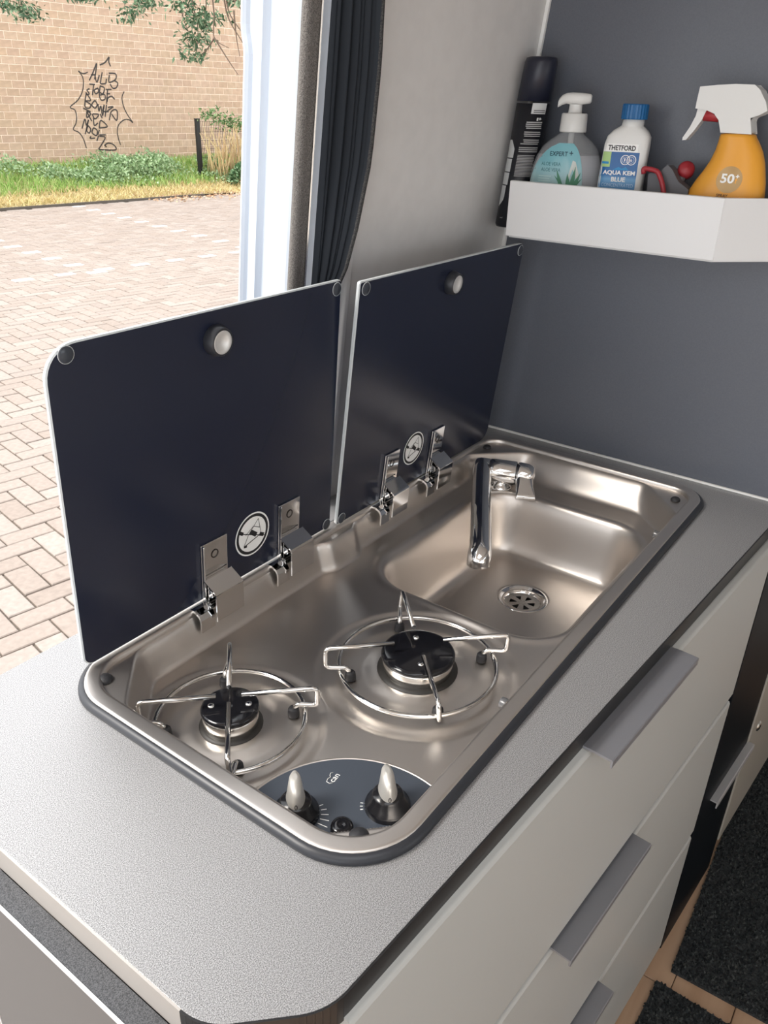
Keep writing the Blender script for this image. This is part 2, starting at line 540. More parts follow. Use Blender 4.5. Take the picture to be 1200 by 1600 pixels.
md = top.modifiers.new('bevel', 'BEVEL'); md.width = 0.0012; md.segments = 2; md.limit_method = 'ANGLE'; md.angle_limit = math.radians(35)
eb = MB()
band = [(0.0, 0.7065)] + outer[:-2]
ef = MB()
for q_, (a, b) in enumerate(zip(band[:-1], band[1:])):
    tgt = eb if q_ == 0 else ef
    d = Vector((b[0] - a[0], b[1] - a[1], 0)).normalized(); n = Vector((d.y, -d.x, 0))
    n = -n if n.dot(Vector((0.5 - a[0], 0.45 - a[1], 0))) > 0 else n
    A = Vector((a[0], a[1], 0)); B = Vector((b[0], b[1], 0))
    vs_ = [p + n * t + Vector((0, 0, z)) for z in (0.8718, 0.8993) for t in (0.0, 0.0016) for p in (A, B)]
    tgt.add(vs_, [(0, 2, 3, 1), (4, 5, 7, 6), (0, 1, 5, 4), (2, 6, 7, 3), (0, 4, 6, 2), (1, 3, 7, 5)])
e = eb.build('edge_band', EDGEBAND, wt_root)
e['label'] = 'smooth grey metallic edge strip'
ef.build('front_edge_band', EDGEDARK, wt_root)['label'] = 'dark front edge strip'
adopt(wt_root)
tag(wt_root, 'speckled grey laminate worktop holding the steel sink and hob', 'worktop')

# flap hanging at the worktop end
fl = empty('folding_flap', (-0.009, 0.42, 0.25))
MB().box(-0.0215, -0.0022, 0.255, 0.556, 0.25, 0.8695).build('board', FLAPFACE, fl, 0.0006)
MB().box(-0.0200, -0.0022, 0.2555, 0.5555, 0.8697, 0.8712).build('speckled_edge', FLAPTOP, fl)
w = MB(); w.box(-0.0222, -0.0204, 0.2548, 0.5572, 0.8675, 0.8714); w.box(-0.0222, -0.0022, 0.5562, 0.5576, 0.25, 0.8714)
w.build('edge_strip', SHELFWHITE, fl)
adopt(fl)
tag(fl, 'grey folding flap hanging below the worktop end', 'flap')

# ================================================================== drawer cabinet
kc = empty('drawer_cabinet', (0.55, 0.35, ZF))
bd = MB()
def fpoly(x0, x1, d0, d1):
    """strip between x0..x1, d0..d1 behind the front plane"""
    n = Vector((math.sin(TH), math.cos(TH), 0))
    return [Vector((x, fy(x), 0)) + n * d for x, d in ((x0, d0), (x1, d0), (x1, d1), (x0, d1))]
bd.prism([(p.x, p.y) for p in fpoly(0.075, 1.008, 0.0205, 0.036)], (0, 0, 0), (1, 0, 0), (0, 1, 0), (0, 0, 1), -0.07, 0.871)
bd.box(0.03, 0.048, 0.235, 0.552, ZF, 0.871); bd.box(1.005, 1.020, 0.16, 0.66, ZF, 0.871)
bd.box(0.048, 1.005, 0.645, 0.66, ZF, 0.871); bd.box(0.048, 1.005, 0.22, 0.645, ZF, -0.06)
bd.build('carcase', CARCASE, kc)
fr = Vector((math.cos(TH), -math.sin(TH), 0)); fn = Vector((-math.sin(TH), -math.cos(TH), 0))
def front_origin(x): return Vector((x, fy(x), 0))
L0, L1 = 0.072, 1.010
hx = [(0.421, 0.640)] * 3
for k, (z0, z1) in enumerate(((0.580, 0.876), (0.258, 0.567), (-0.074, 0.2455))):
    prof = [(0.0, z0 + .001), (0.0, z1 - 0.0065), (-0.0020, z1 - 0.0022), (-0.0085, z1), (-0.0185, z1), (-0.0185, z0 + .001)]
    d = MB().prism([(p[0], p[1]) for p in prof], front_origin(L0), fn, (0, 0, 1), fr, 0, (L1 - L0) / math.cos(TH)).build('drawer', DRAWERFRONT, kc, 0.0012)
    d['label'] = ('top drawer front under the worktop', 'middle drawer front', 'bottom drawer front above the floor')[k]
    h = MB()
    hp = [(-0.010, z1 + 0.0002), (-0.010, z1 + 0.0025), (0.0, z1 + 0.0035), (0.0235, z1 + 0.0035), (0.0245, z1 + 0.0022), (0.0245, z1 - 0.0062), (0.0222, z1 - 0.0062), (0.0220, z1 + 0.0008), (0.0012, z1 + 0.0006), (0.0012, z1 + 0.0002)]
    h.prism(hp, front_origin(hx[k][0]), fn, (0, 0, 1), fr, 0, (hx[k][1] - hx[k][0]) / math.cos(TH))
    h = h.build('handle', HANDLE, d, 0.0004, 1)
    h['label'] = 'anodised aluminium handle strip'
adopt(kc)
tag(kc, 'light grey drawer cabinet with three drawers under the worktop', 'cabinet')

# ================================================================== tall cupboard whose flank is the slate partition
tc = empty('tall_cupboard', (1.35, 0.4, ZF))
XP = 1.0892
prof = [(fy(XP) + 0.004, ZF + 0.002), (wy(ZF, -0.004), ZF + 0.002), (wy(1.845, -0.004), 1.845), (fy(XP) + 0.004, 1.845)]
MB().prism(prof, (XP, 0, 0), (0, 1, 0), (0, 0, 1), (1, 0, 0), 0, 0.018).build('side_panel', PARTITION, tc)
bx_ = MB()
bx_.prism([(p.x, p.y) for p in fpoly(1.0225, 1.288, 0.001, 0.017)], (0, 0, 0), (1, 0, 0), (0, 1, 0), (0, 0, 1), ZF + 0.004, 0.868)
bx_.prism([(p.x, p.y) for p in fpoly(1.108, 1.288, 0.001, 0.017)], (0, 0, 0), (1, 0, 0), (0, 1, 0), (0, 0, 1), 0.8685, 1.84)
bx_.build('dark_front', DARKFRONT, tc, 0.001)
MB().box(1.108, 1.64, 0.16, 0.585, ZF + 0.004, 1.84).build('carcase', CARCASE, tc)
bp_ = MB().prism([(p.x, p.y) for p in fpoly(1.291, 1.64, -0.002, 0.016)], (0, 0, 0), (1, 0, 0), (0, 1, 0), (0, 0, 1), ZF + 0.09, 1.84).build('beige_front', BEIGE, tc, 0.001)
sc = front_origin(1.345) + fn * 0.002
MB().lathe([(0.0, 0.004), (0.006, 0.004), (0.011, 0.002), (0.012, 0.0)], sc + Vector((0, 0, 0.288)), fn, 18).build('screw', ALUCUP, bp_)
zh = 0.276
hp = [(-0.002, zh), (-0.002, zh + 0.003), (0.0125, zh + 0.003), (0.0135, zh + 0.001), (0.0135, zh - 0.012), (0.0113, zh - 0.012), (0.0111, zh)]
MB().prism(hp, front_origin(1.085), fn, (0, 0, 1), fr, 0, 0.21).build('handle', mat('bright_handle', (0.55, 0.55, 0.56), 0.35, 0.4), tc, 0.0004, 1)
MB().box(1.0835, 1.0889, 0.140, 0.702, 0.9003, 0.9035).build('seal_strip', WHITEPRINT, tc, 0.0008)
adopt(tc)
tag(tc, 'tall slate grey cupboard standing at the end of the worktop', 'cupboard')

# ================================================================== floor mats
MATC = speckle('mat_backing', (0.012, 0.014, 0.016), (0.05, 0.054, 0.056), 260, 0.95, 0, 0.8, 0.004)
PILE = varied('mat_pile', [(0.008, 0.010, 0.012), (0.022, 0.026, 0.028), (0.038, 0.044, 0.046), (0.09, 0.095, 0.09)], 0.95)
def floor_mat(poly, label):
    r = empty('floor_mat', (poly[0][0], poly[0][1], ZF))
    MB().prism(poly, (0, 0, 0), (1, 0, 0), (0, 1, 0), (0, 0, 1), ZF, ZF + 0.006).build('backing', MATC, r)
    P = [Vector((p[0], p[1])) for p in poly]
    O = P[0]; U = P[1] - P[0]; V = P[3] - P[0]
    rg = np.random.RandomState(3)
    n = int(min(26000, U.length * V.length / (0.0045 ** 2)))
    vs_ = []; fs_ = []
    for k in range(n):
        a, b = rg.rand(2)
        p = O + U * a + V * b
        s_ = 0.0022 + 0.0016 * rg.rand(); an = rg.rand() * 6.28
        t = Vector((p.x + rg.uniform(-.002, .002), p.y + rg.uniform(-.002, .002), ZF + 0.009 + 0.004 * rg.rand()))
        b0 = len(vs_)
        for q in range(3):
            vs_.append((p.x + s_ * math.cos(an + q * 2.094), p.y + s_ * math.sin(an + q * 2.094), ZF + 0.0058))
        vs_.append(tuple(t))
        fs_ += [(b0, b0 + 1, b0 + 3), (b0 + 1, b0 + 2, b0 + 3), (b0 + 2, b0, b0 + 3)]
    pl = MB().add(vs_, fs_).build('pile', PILE, r, fix=False)
    pl['kind'] = 'stuff'
    adopt(r)
    tag(r, label, 'mat')
floor_mat([(0.988, 0.094), (1.9, 0.120), (1.915, -0.62), (1.02, -0.64)], 'large dark ribbed carpet mat along the tall cupboard')
floor_mat([(0.950, 0.110), (0.936, -0.62), (0.25, -0.60), (0.27, 0.135)], 'small dark carpet mat nearer the drawers, cut off by the frame')

# ================================================================== steel sink and hob unit
OX0, OX1, OY0, OY1 = 0.141, 1.047, 0.236, 0.650
ORAD = (0.078, 0.060, 0.055, 0.070)      # front left, front right, back right, back left
unit = empty('sink_hob_unit', (0.594, 0.443, 0.9))
def ring_at(o_, z, n=12):
    return [(p[0], p[1], z) for p in rrect(OX0 + o_, OX1 - o_, OY0 + o_, OY1 - o_, tuple(max(r - o_, 0.004) for r in ORAD), n)]
MB().rings([ring_at(o_, z) for o_, z in ((0.002, 0.8985), (0.0, 0.9012), (0.0005, 0.9040), (0.0022, 0.9064), (0.0046, 0.9078), (0.0072, 0.9082), (0.0085, 0.9060))], 0, True, False, False).build('gasket', RUBBER, unit)
MB().rings([ring_at(o_, z) for o_, z in ((0.0066, 0.9050), (0.0066, 0.9080), (0.0071, 0.9089), (0.0080, 0.9094), (0.0092, 0.9096), (0.0100, 0.9096), (0.0205, 0.9096), (0.0214, 0.9095), (0.0228, 0.9090), (0.0240, 0.9078), (0.0247, 0.9060), (0.0252, 0.9030), (0.0254, 0.8980))], 0, True, False, False).build('rim', STEEL, unit)

# pressed tray as a height field: walls, corner ledges, burner dishes, sink bowl
RIN = 0.9035; ZP = 0.862
IX0, IX1, IY0, IY1 = 0.1655, 1.0225, 0.2605, 0.6255
X = np.linspace(IX0 - 0.002, IX1 + 0.002, 440); Y = np.linspace(IY0 - 0.002, IY1 + 0.002, 196)
GX, GY = np.meshgrid(X, Y, indexing='ij')
bump = 0.011 * np.exp(-((np.abs(GX - 0.5755) / 0.036) ** 6))
tl_ = (GX - IX0) / 0.014
tr_ = (IX1 - GX) / 0.040
tf_ = (GY - IY0) / 0.014
tb_ = (IY1 - bump - GY) / 0.015
def corner(cx, cy, sx, sy, cut, wd=0.024):
    u = (GX - cx) * sx + (GY - cy) * sy
    return (u - cut) / wd
T = np.stack([tl_, tr_, tf_, tb_, corner(IX0, IY0, 1, 1, 0.045, 0.014), corner(IX0, IY1, 1, -1, 0.064), corner(IX1, IY0, -1, 1, 0.078), corner(IX1, IY1, -1, -1, 0.082)])
K = 5.0
t = -np.log(np.exp(-K * np.clip(T, -3, 6)).sum(0)) / K
H = RIN - (RIN - ZP) * sst(t)
# shallow pressed dishes round both burners
for (cx, cy, rr) in ((0.243, 0.494, 0.090), (0.4385, 0.392, 0.108)):
    rad = np.hypot(GX - cx, GY - cy)
    H = H - 0.0025 * (1 - sst((rad - rr) / 0.012)) * (t > 0.8)
    H = H + 0.003 * (1 - sst((rad - rr * .42) / 0.02)) * (t > 0.8)
# bowl
BX, BY, BHX, BHY, BR = 0.7485, 0.4255, 0.1835, 0.1425, 0.068
qx = np.abs(GX - BX) - (BHX - BR); qy = np.abs(GY - BY) - (BHY - BR)
sd = np.hypot(np.maximum(qx, 0), np.maximum(qy, 0)) + np.minimum(np.maximum(qx, qy), 0) - BR
def bowl_drop(d):
    """depth below the deck against the distance inside the lip: lip radius, steep wall, floor fillet"""
    xs = [0.0, 0.002, 0.004, 0.007, 0.010, 0.020, 0.026, 0.032, 0.040, 0.050, 0.2]
    ys = [0.0, 0.0008, 0.0025, 0.008, 0.018, 0.062, 0.082, 0.0925, 0.0975, 0.0990, 0.1005]
    return np.interp(d, xs, ys)
drop = bowl_drop(-sd)
for _ in range(2):
    p_ = np.pad(drop, 1, mode='edge')
    drop = (p_[1:-1, 1:-1] * 2 + p_[:-2, 1:-1] + p_[2:, 1:-1] + p_[1:-1, :-2] + p_[1:-1, 2:]) / 6
H = H - drop * (sd < 0.01)
H = H + 0.0018 * np.exp(-((sd - 0.006) / 0.006) ** 2) * (t > 0.9)
DX, DY, ZB = 0.793, 0.4265, 0.862 - 0.1003
dr = np.hypot(GX - DX, GY - DY)
H = H - 0.004 * (1 - sst((dr - 0.034) / 0.006))
H = np.where(dr < 0.0285, H - 0.016, H)
# keep the square corners of the grid below the rim
irx = np.abs(GX - (IX0 + IX1) / 2) - ((IX1 - IX0) / 2 - 0.05); iry = np.abs(GY - (IY0 + IY1) / 2) - ((IY1 - IY0) / 2 - 0.05)
isd = np.hypot(np.maximum(irx, 0), np.maximum(iry, 0)) + np.minimum(np.maximum(irx, iry), 0) - 0.05
H = np.where(isd > 0.006, np.minimum(H, 0.893), H)
nx, ny = GX.shape
V = np.stack([GX, GY, H], -1).reshape(-1, 3)
I = np.arange(nx * ny).reshape(nx, ny)
F = np.stack([I[:-1, :-1], I[1:, :-1], I[1:, 1:], I[:-1, 1:]], -1).reshape(-1, 4)
me = bpy.data.meshes.new('tray')
me.vertices.add(len(V)); me.vertices.foreach_set('co', V.ravel())
me.loops.add(F.size); me.loops.foreach_set('vertex_index', F.ravel().astype(np.int32))
me.polygons.add(len(F)); me.polygons.foreach_set('loop_start', np.arange(0, F.size, 4, dtype=np.int32))
me.polygons.foreach_set('loop_total', np.full(len(F), 4, dtype=np.int32))
me.polygons.foreach_set('use_smooth', np.ones(len(F), dtype=bool))
me.materials.append(STEEL); me.update(); me.validate()
tray = bpy.data.objects.new('tray', me); COL.objects.link(tray); tray.parent = unit
tray['label'] = 'pressed steel tray with sink bowl'

# drain
dn = MB()
dn.lathe([(0.0395, ZB - 0.0005), (0.0390, ZB + 0.0006), (0.0350, ZB + 0.0003), (0.0315, ZB - 0.0042), (0.0275, ZB - 0.0062), (0.0265, ZB - 0.0105)], (DX, DY, 0), (0, 0, 1), 40)
drain = dn.build('drain', CHROME, unit)
st = MB()
st.lathe([(0.0, 0), (0.0085, 0.0)], (DX, DY, ZB - 0.008), (0, 0, 1), 20)
st.lathe([(0.0195, 0), (0.0272, 0.0005)], (DX, DY, ZB - 0.008), (0, 0, 1), 40)
for k in range(6):
    a = k * math.pi / 3 + 0.3
    d = Vector((math.cos(a), math.sin(a), 0)); w_ = Vector((-d.y, d.x, 0)) * 0.0030
    c0 = Vector((DX, DY, ZB - 0.0079))
    st.add([c0 + d * 0.004 - w_, c0 + d * 0.0225 - w_ * 1.8, c0 + d * 0.0225 + w_ * 1.8, c0 + d * 0.004 + w_], [(0, 1, 2, 3)])
st.build('strainer', ALUCUP, drain, fix=False)
MB().lathe([(0.0, 0), (0.027, 0)], (DX, DY, ZB - 0.0145), (0, 0, 1), 24).build('drain_well', BLACKPRINT, drain)

# corner pads
for (x, y, ra) in ((0.1790, 0.6100, .0085), (0.1815, 0.2790, .0085), (0.9850, 0.6120, .0072), (0.9870, 0.2780, .0072)):
    MB().lathe([(ra, 0), (ra, 0.002), (ra * .75, 0.0042), (ra * .35, 0.0056), (0.0, 0.0059)], (x, y, RIN + 0.0002), (0, 0, 1), 20).build('corner_pad', GREYRUB, unit)
# small overflow pegs in the front wall
for (x, y) in ((0.418, 0.2685), (0.885, 0.2685)):
    MB().tube([(x, 0.2600, 0.889), (x, 0.2740, 0.889)], 0.0062, 14).build('wall_peg', mat('smoke_plastic', (0.10, 0.10, 0.105), 0.2), unit, 0.001)

# burners
def burner(cx, cy, rc, scr):
    z0 = ZP + 0.0004
    b = MB().lathe([(rc * .93, z0), (rc * .93, z0 + 0.0035), (rc * .945, z0 + 0.0042), (rc * .965, z0 + 0.0155), (rc * .955, z0 + 0.0165), (rc * .93, z0 + 0.0185), (0, z0 + 0.0185)], (cx, cy, 0), (0, 0, 1), 40).build('burner', ALUCUP, unit)
    b['label'] = 'bright metal burner cup'
    MB().lathe([(rc * .97, z0 + 0.0186), (rc, z0 + 0.0196), (rc, z0 + 0.0222), (rc * .97, z0 + 0.0242), (rc * .90, z0 + 0.0252), (0, z0 + 0.0252)], (cx, cy, 0), (0, 0, 1), 48).build('cap', ENAMEL, b)['label'] = 'black enamelled burner cap'
    MB().lathe([(rc * 1.10, z0), (rc * 1.10, z0 + 0.0008), (rc * .9, z0 + 0.0014)], (cx, cy, 0), (0, 0, 1), 40).build('skirt', mat('dark_gap', (0.02, 0.018, 0.016), 0.5), b)
    for s_ in (-1, 1):
        MB().lathe([(0.0036, 0), (0.0034, 0.0014), (0.0015, 0.0020), (0, 0.0020)], (cx + s_ * scr[0], cy + s_ * scr[1], z0 + 0.0250), (0, 0, 1), 12).build('screw', CHROME, b)
burner(0.2435, 0.4945, 0.0302, (0.013, -0.014))
burner(0.4395, 0.3920, 0.0425, (0.019, 0.016))

# wire pan supports: a ring on four rubber feet with four bent arms
def pan_support(cx, cy, rr, ri, re, label, zt=0.9005):
    r = empty('pan_support', (cx, cy, ZP))
    zr = ZP + 0.0085
    wr_ = 0.0028
    MB().tube([(cx + rr * math.cos(a), cy + rr * math.sin(a), zr) for a in [2 * math.pi * k / 64 for k in range(64)]], wr_, 8, 0, True).build('ring', WIRE, r)
    for k in range(4):
        a = math.pi / 4 + k * math.pi / 2
        d = Vector((math.cos(a), math.sin(a), 0)); w_ = Vector((-d.y, d.x, 0))
        c = Vector((cx, cy, 0))
        zl = zr + 2 * wr_
        pts = [c + d * ri + Vector((0, 0, zt)), c + d * re + Vector((0, 0, zt)), c + d * re + w_ * .002 + Vector((0, 0, zl)), c + d * (rr - 0.008) + w_ * .006 + Vector((0, 0, zl + .0005)), c + d * (rr - 0.012) + w_ * .007 + Vector((0, 0, ZP + 0.006))]
        MB().tube(fillet(pts, 0.006, 5), wr_, 8).build('arm', WIRE, r)
        MB().lathe([(0.0062, 0.0), (0.0064, 0.003), (0.0058, 0.0085), (0.0048, 0.0100), (0, 0.0100)], (cx + d.x * (rr - 0.012) + w_.x * .007, cy + d.y * (rr - 0.012) + w_.y * .007, ZP - 0.001), (0, 0, 1), 14).build('foot', GREYRUB, r)
    adopt(r)
    tag(r, label, 'pan support', 'wire pan supports')
pan_support(0.2430, 0.4945, 0.0775, 0.013, 0.0905, 'smaller wire pan support over the burner beside the left lid')
pan_support(0.4390, 0.3920, 0.0905, 0.028, 0.1060, 'larger wire pan support over the burner next to the sink bowl')

# control panel
cx, cy, pr_ = 0.190, 0.300, 0.109
poly = []
for k in range(72):
    a = 2 * math.pi * k / 72
    x = cx + pr_ * math.cos(a); y = cy + pr_ * math.sin(a)
    x = max(x, 0.1785); y = max(y, 0.2735)
    u = (x - IX0) + (y - IY0)
    if u < 0.060:
        e_ = (0.060 - u) / 2; x += e_; y += e_
    if not poly or (abs(x - poly[-1][0]) + abs(y - poly[-1][1])) > 1e-5: poly.append((x, y))
cp = MB().prism(poly, (0, 0, 0), (1, 0, 0), (0, 1, 0), (0, 0, 1), ZP - 0.0005, ZP + 0.0014).build('control_panel', PANELBLUE, unit)
cp['label'] = 'slate blue curved control panel'
rs_ = [(cx + (pr_ + .0012) * math.cos(a), cy + (pr_ + .0012) * math.sin(a), ZP + 0.0008) for a in [math.radians(-15 + 120 * k / 40) for k in range(41)]]
MB().tube(rs_, 0.0014, 6).build('panel_edge', STEEL, cp)
bu = MB().lathe([(0.0105, 0), (0.0105, 0.006), (0.0095, 0.0085), (0.006, 0.0095), (0, 0.0085)], (0.2045, 0.3155, ZP + 0.0012), (0, 0, 1), 24).build('push_button', ENAMEL, cp)
KN = [(0.1945, 0.3610), (0.2520, 0.2995)]
UPV = Vector((0.07, 0.066, 0)).normalized()            # 'up' of the printed panel: away from the front left corner
RTV = Vector((UPV.y, -UPV.x, 0))
for (kx, ky) in KN:
    kb = MB().lathe([(0.0215, 0), (0.0215, 0.004), (0.0205, 0.0068), (0.0175, 0.0095), (0.0150, 0.0160), (0.0130, 0.0190), (0.0, 0.0200)], (kx, ky, ZP + 0.0014), (0, 0, 1), 36).build('control_knob', mat('knob_black', (0.010, 0.010, 0.012), 0.18), unit)
    rg_ = []
    c = Vector((kx, ky, ZP + 0.0014))
    for (h, a_, b_, sh) in ((0.004, .0175, .0165, 0), (0.0085, .0160, .0140, 0), (0.015, .0150, .0100, 0.001), (0.022, .0150, .0080, .0025), (0.029, .0150, .0068, .004), (0.034, .0135, .0058, .0055), (0.037, .0100, .0042, .007), (0.0382, .004, .002, .008)):
        rg_.append([c + Vector((0, 0, h)) + UPV * (sh + a_ * math.cos(q)) + RTV * (b_ * math.sin(q)) for q in [2 * math.pi * k / 28 for k in range(28)]])
    gp = MB().rings(rg_, 0, True).build('grip', GRIP, kb)
    gp['label'] = 'silver thumb grip with a small zero'
    # zero mark on the slope of the grip facing the user
    mk = MB()
    o_ = c + Vector((0, 0, 0.0215)) - UPV * 0.0128
    ax_ = RTV; ay_ = (UPV * 0.12 + Vector((0, 0, 1))).normalized()
    zr_ = [o_ + ax_ * (0.0011 * math.cos(q)) + ay_ * (0.0024 * math.sin(q)) for q in [2 * math.pi * k / 16 for k in range(16)]]
    mk.tube(zr_, 0.00035, 5, 0, True); mk.build('zero_mark', BLACKPRINT, kb)
for (kx, ky), rng, side in ((KN[0], (-38, -2), 1), (KN[1], (150, 186), 1)):
    pm = MB()
    for q in range(5):
        a = math.atan2(RTV.y, RTV.x) + math.radians(-34 + q * 13) if (kx, ky) == KN[0] else math.atan2(-RTV.y, -RTV.x) + math.radians(-16 + q * 9)
        r0, r1 = 0.0228, (0.0265 + 0.0016 * (4 - q) if (kx, ky) == KN[0] else 0.0255)
        if (kx, ky) == KN[1] and q > 2: continue
        d = Vector((math.cos(a), math.sin(a), 0)); w_ = Vector((-d.y, d.x, 0)) * 0.0004
        c = Vector((kx, ky, ZP + 0.0018))
        pm.add([c + d * r0 - w_, c + d * r1 - w_, c + d * r1 + w_, c + d * r0 + w_], [(0, 1, 2, 3)])
    pm.build('flame_scale', WHITEPRINT, cp, fix=False)
lg = MB()
vs_, fs_ = text_shape('can', 0.0088, 0.0)
lc = Vector((0.2500, 0.3580, ZP + 0.0018))
LU = (RTV * 0.62 + UPV * 0.78).normalized(); LV = Vector((-LU.y, LU.x, 0))
lg.add([lc + LU * v[0] + LV * v[1] for v in vs_], fs_)
sw = [(-0.009, 0.001), (-0.012, 0.004), (-0.0115, 0.009), (-0.006, 0.0105), (-0.002, 0.009), (0.000, 0.0115), (0.004, 0.013), (0.0065, 0.0105)]
lg.tube([lc + LU * p[0] * .72 + LV * p[1] * .72 for p in sw], 0.0003, 5)
lg.build('logo_print', WHITEPRINT, cp, fix=False)

# ------------------------------------------------------------------ hinged glass lids
def lid(x0, x1, yh, a, hgt, radii, hinges, knob, sticker, dots, label):
    u = Vector((0, math.sin(a), math.cos(a))); n = Vector((0, -math.cos(a), math.sin(a)))    # n faces the hob
    O = Vector((0, yh, 0.9115))
    P = lambda x, s_, h=0.0: O + Vector((x, 0, 0)) + u * s_ + n * h
    out = rrect(x0, x1, 0.0, hgt, radii, 8)
    N_ = len(out)
    mb = MB()
    inn = rrect(x0 + .0014, x1 - .0014, 0.0014, hgt - .0014, tuple(max(r - .0014, .001) for r in radii), 8)
    vf = [P(p[0], p[1], 0.0) for p in inn]; ve = [P(p[0], p[1], -0.0011) for p in out]; vb = [P(p[0], p[1], -0.0045) for p in out]
    mb.add(vf, [tuple(range(N_))], 0)
    mb.add(vf + ve, [(i, (i + 1) % N_, N_ + (i + 1) % N_, N_ + i) for i in range(N_)], 1, True)
    mb.add(ve + vb, [(i, (i + 1) % N_, N_ + (i + 1) % N_, N_ + i) for i in range(N_)], 1, True)
    mb.add(vb, [tuple(range(N_))[::-1]], 0)
    L = mb.build('lid', [LIDGLASS, LIDEDGE], unit)
    L['label'] = label
    k0 = P(knob[0], knob[1])
    kk = MB().lathe([(0.0160, 0.0), (0.0165, 0.002), (0.0160, 0.006), (0.0148, 0.0115), (0.0138, 0.0128), (0.0124, 0.0122)], k0, n, 28).build('lid_knob', RUBBER, L)
    MB().lathe([(0.0128, 0.0118), (0.0118, 0.0124), (0.0085, 0.0104), (0.004, 0.0090), (0.0, 0.0087)], k0, n, 24).build('knob_disc', mat('satin_disc', (0.85, 0.84, 0.82), 0.42, 0.7), L)
    for (dx_, ds_) in dots:
        MB().lathe([(0.0080, 0.0), (0.0078, 0.0014), (0.0066, 0.0022), (0, 0.0023)], P(dx_, ds_), n, 20).build('bumper', CLEARDOT, L)
        MB().tube([P(dx_, ds_, 0.0012) + (Vector((1, 0, 0)) * math.cos(q) + u * math.sin(q)) * 0.0079 for q in [2 * math.pi * k / 24 for k in range(24)]], 0.0004, 5, 0, True).build('bumper_ring', LIDEDGE, L)
    # warning sticker
    sx, ss, sr = sticker
    sk = MB()
    def disc(r0, r1, h, mi):
        m_ = 40
        vv = [P(sx, ss, h) + (Vector((1, 0, 0)) * math.cos(2 * math.pi * k / m_) + u * math.sin(2 * math.pi * k / m_)) * r for r in (r0, r1) for k in range(m_)]
        sk.add(vv, [(k, (k + 1) % m_, m_ + (k + 1) % m_, m_ + k) for k in range(m_)], mi)
    disc(sr * .93, sr, 0.0004, 0); disc(sr * .80, sr * .93, 0.0004, 1); disc(0.0, sr * .80, 0.0004, 0)
    def bar(p, q, w_, mi=1, h=0.0007):
        A = P(sx + p[0] * sr, ss + p[1] * sr, h); B = P(sx + q[0] * sr, ss + q[1] * sr, h)
        d = (B - A).normalized(); s_ = n.cross(d) * w_ * sr
        sk.add([A - s_, B - s_, B + s_, A + s_], [(0, 1, 2, 3)], mi)
    bar((-.74, .30), (.74, -.36), .016); bar((.40, -.16), (.66, -.30), .085); bar((-.74, .36), (-.55, .22), .075); bar((-.12, .16), (.22, -.12), .105)
    bar((-.52, -.42), (.50, -.18), .022); bar((-.52, -.42), (-.25, .05), .016); bar((-.25, .05), (.34, .62), .014); bar((.34, .62), (.50, -.18), .013)
    bar((-.42, .10), (.05, .36), .013); bar((.05, .36), (.42, .16), .013); bar((-.52, -.42), (-.34, -.46), .05)
    sk.build('sticker', [WHITEPRINT, BLACKPRINT], L, fix=False)
    # hinges
    for (h0, h1) in hinges:
        hb = MB()
        def pbox(xa, xb, sa, sb, na, nb):
            vv = [P(x, s_, h) for h in (na, nb) for s_ in (sa, sb) for x in (xa, xb)]
            hb.add(vv, [(0, 2, 3, 1), (4, 5, 7, 6), (0, 1, 5, 4), (2, 6, 7, 3), (0, 4, 6, 2), (1, 3, 7, 5)])
        pbox(h0, h1, -0.008, 0.076, 0.0003, 0.0026)                 # leaf
        pbox(h0, h0 + .0022, -0.008, 0.076, 0.0026, 0.0065)        # raised left edge
        pbox(h0 + .004, h1 - .004, -0.004, 0.030, 0.0026, 0.0075)   # spring block
        hb.tube([P(h0 + .003, 0.012, .0105), P(h1 - .003, 0.012, .0105)], 0.0055, 12)     # barrel
        hb.tube([P(h0 - .002, -0.004, .013), P(h1 + .001, -0.004, .013)], 0.0042, 12)
        # sheet-metal bracket clipped over the tray wall
        bx0, bx1 = h0 - 0.0015, h1 + 0.0015
        prof = [(0.006, 0.0300), (0.0065, 0.0315), (0.0250, 0.0215), (0.0268, 0.0195), (0.0280, -0.0170), (0.0264, -0.0172), (0.0250, 0.0180), (0.0235, 0.0200)]
        hb.prism(prof, O + Vector((bx0, 0, 0)), n, u, Vector((1, 0, 0)), 0, bx1 - bx0)
        # hook at the left foot
        prof = [(0.000, -0.0010), (0.010, 0.0000), (0.0180, -0.0030), (0.0215, -0.0090), (0.0222, -0.0260), (0.0200, -0.0262), (0.0190, -0.0100), (0.0160, -0.0055), (0.010, -0.0032), (0.000, -0.0036)]
        hb.prism(prof, O + Vector((h0 - .021, 0, 0)), n, u, Vector((1, 0, 0)), 0, 0.021)
        hg = hb.build('hinge', CHROME, L, 0.0007, 2)
        hg['label'] = 'chrome spring hinge'
        sc_ = P((h0 + h1) / 2, 0.058, 0.0024)
        MB().lathe([(0.0058, 0.0006), (0.0046, 0.0010), (0.0040, -0.0004), (0.0015, -0.0008), (0, -0.0008)], sc_, n, 16).build('hinge_screw', mat('dark_steel', (0.10, 0.09, 0.085), 0.25, 1.0), L)
    return L
A1, A2 = -0.0605, -0.1082
lid(0.1735, 0.5738, 0.6330, A1, 0.3430, (0.012, 0.004, 0.004, 0.032), ((0.3350, 0.3755), (0.4655, 0.5050)), (0.3675, 0.3112), (0.4200, 0.0550, 0.0295),
    ((0.1950, 0.3335), (0.5640, 0.3330), (0.5645, 0.0075)), 'left dark glass lid behind the burners')
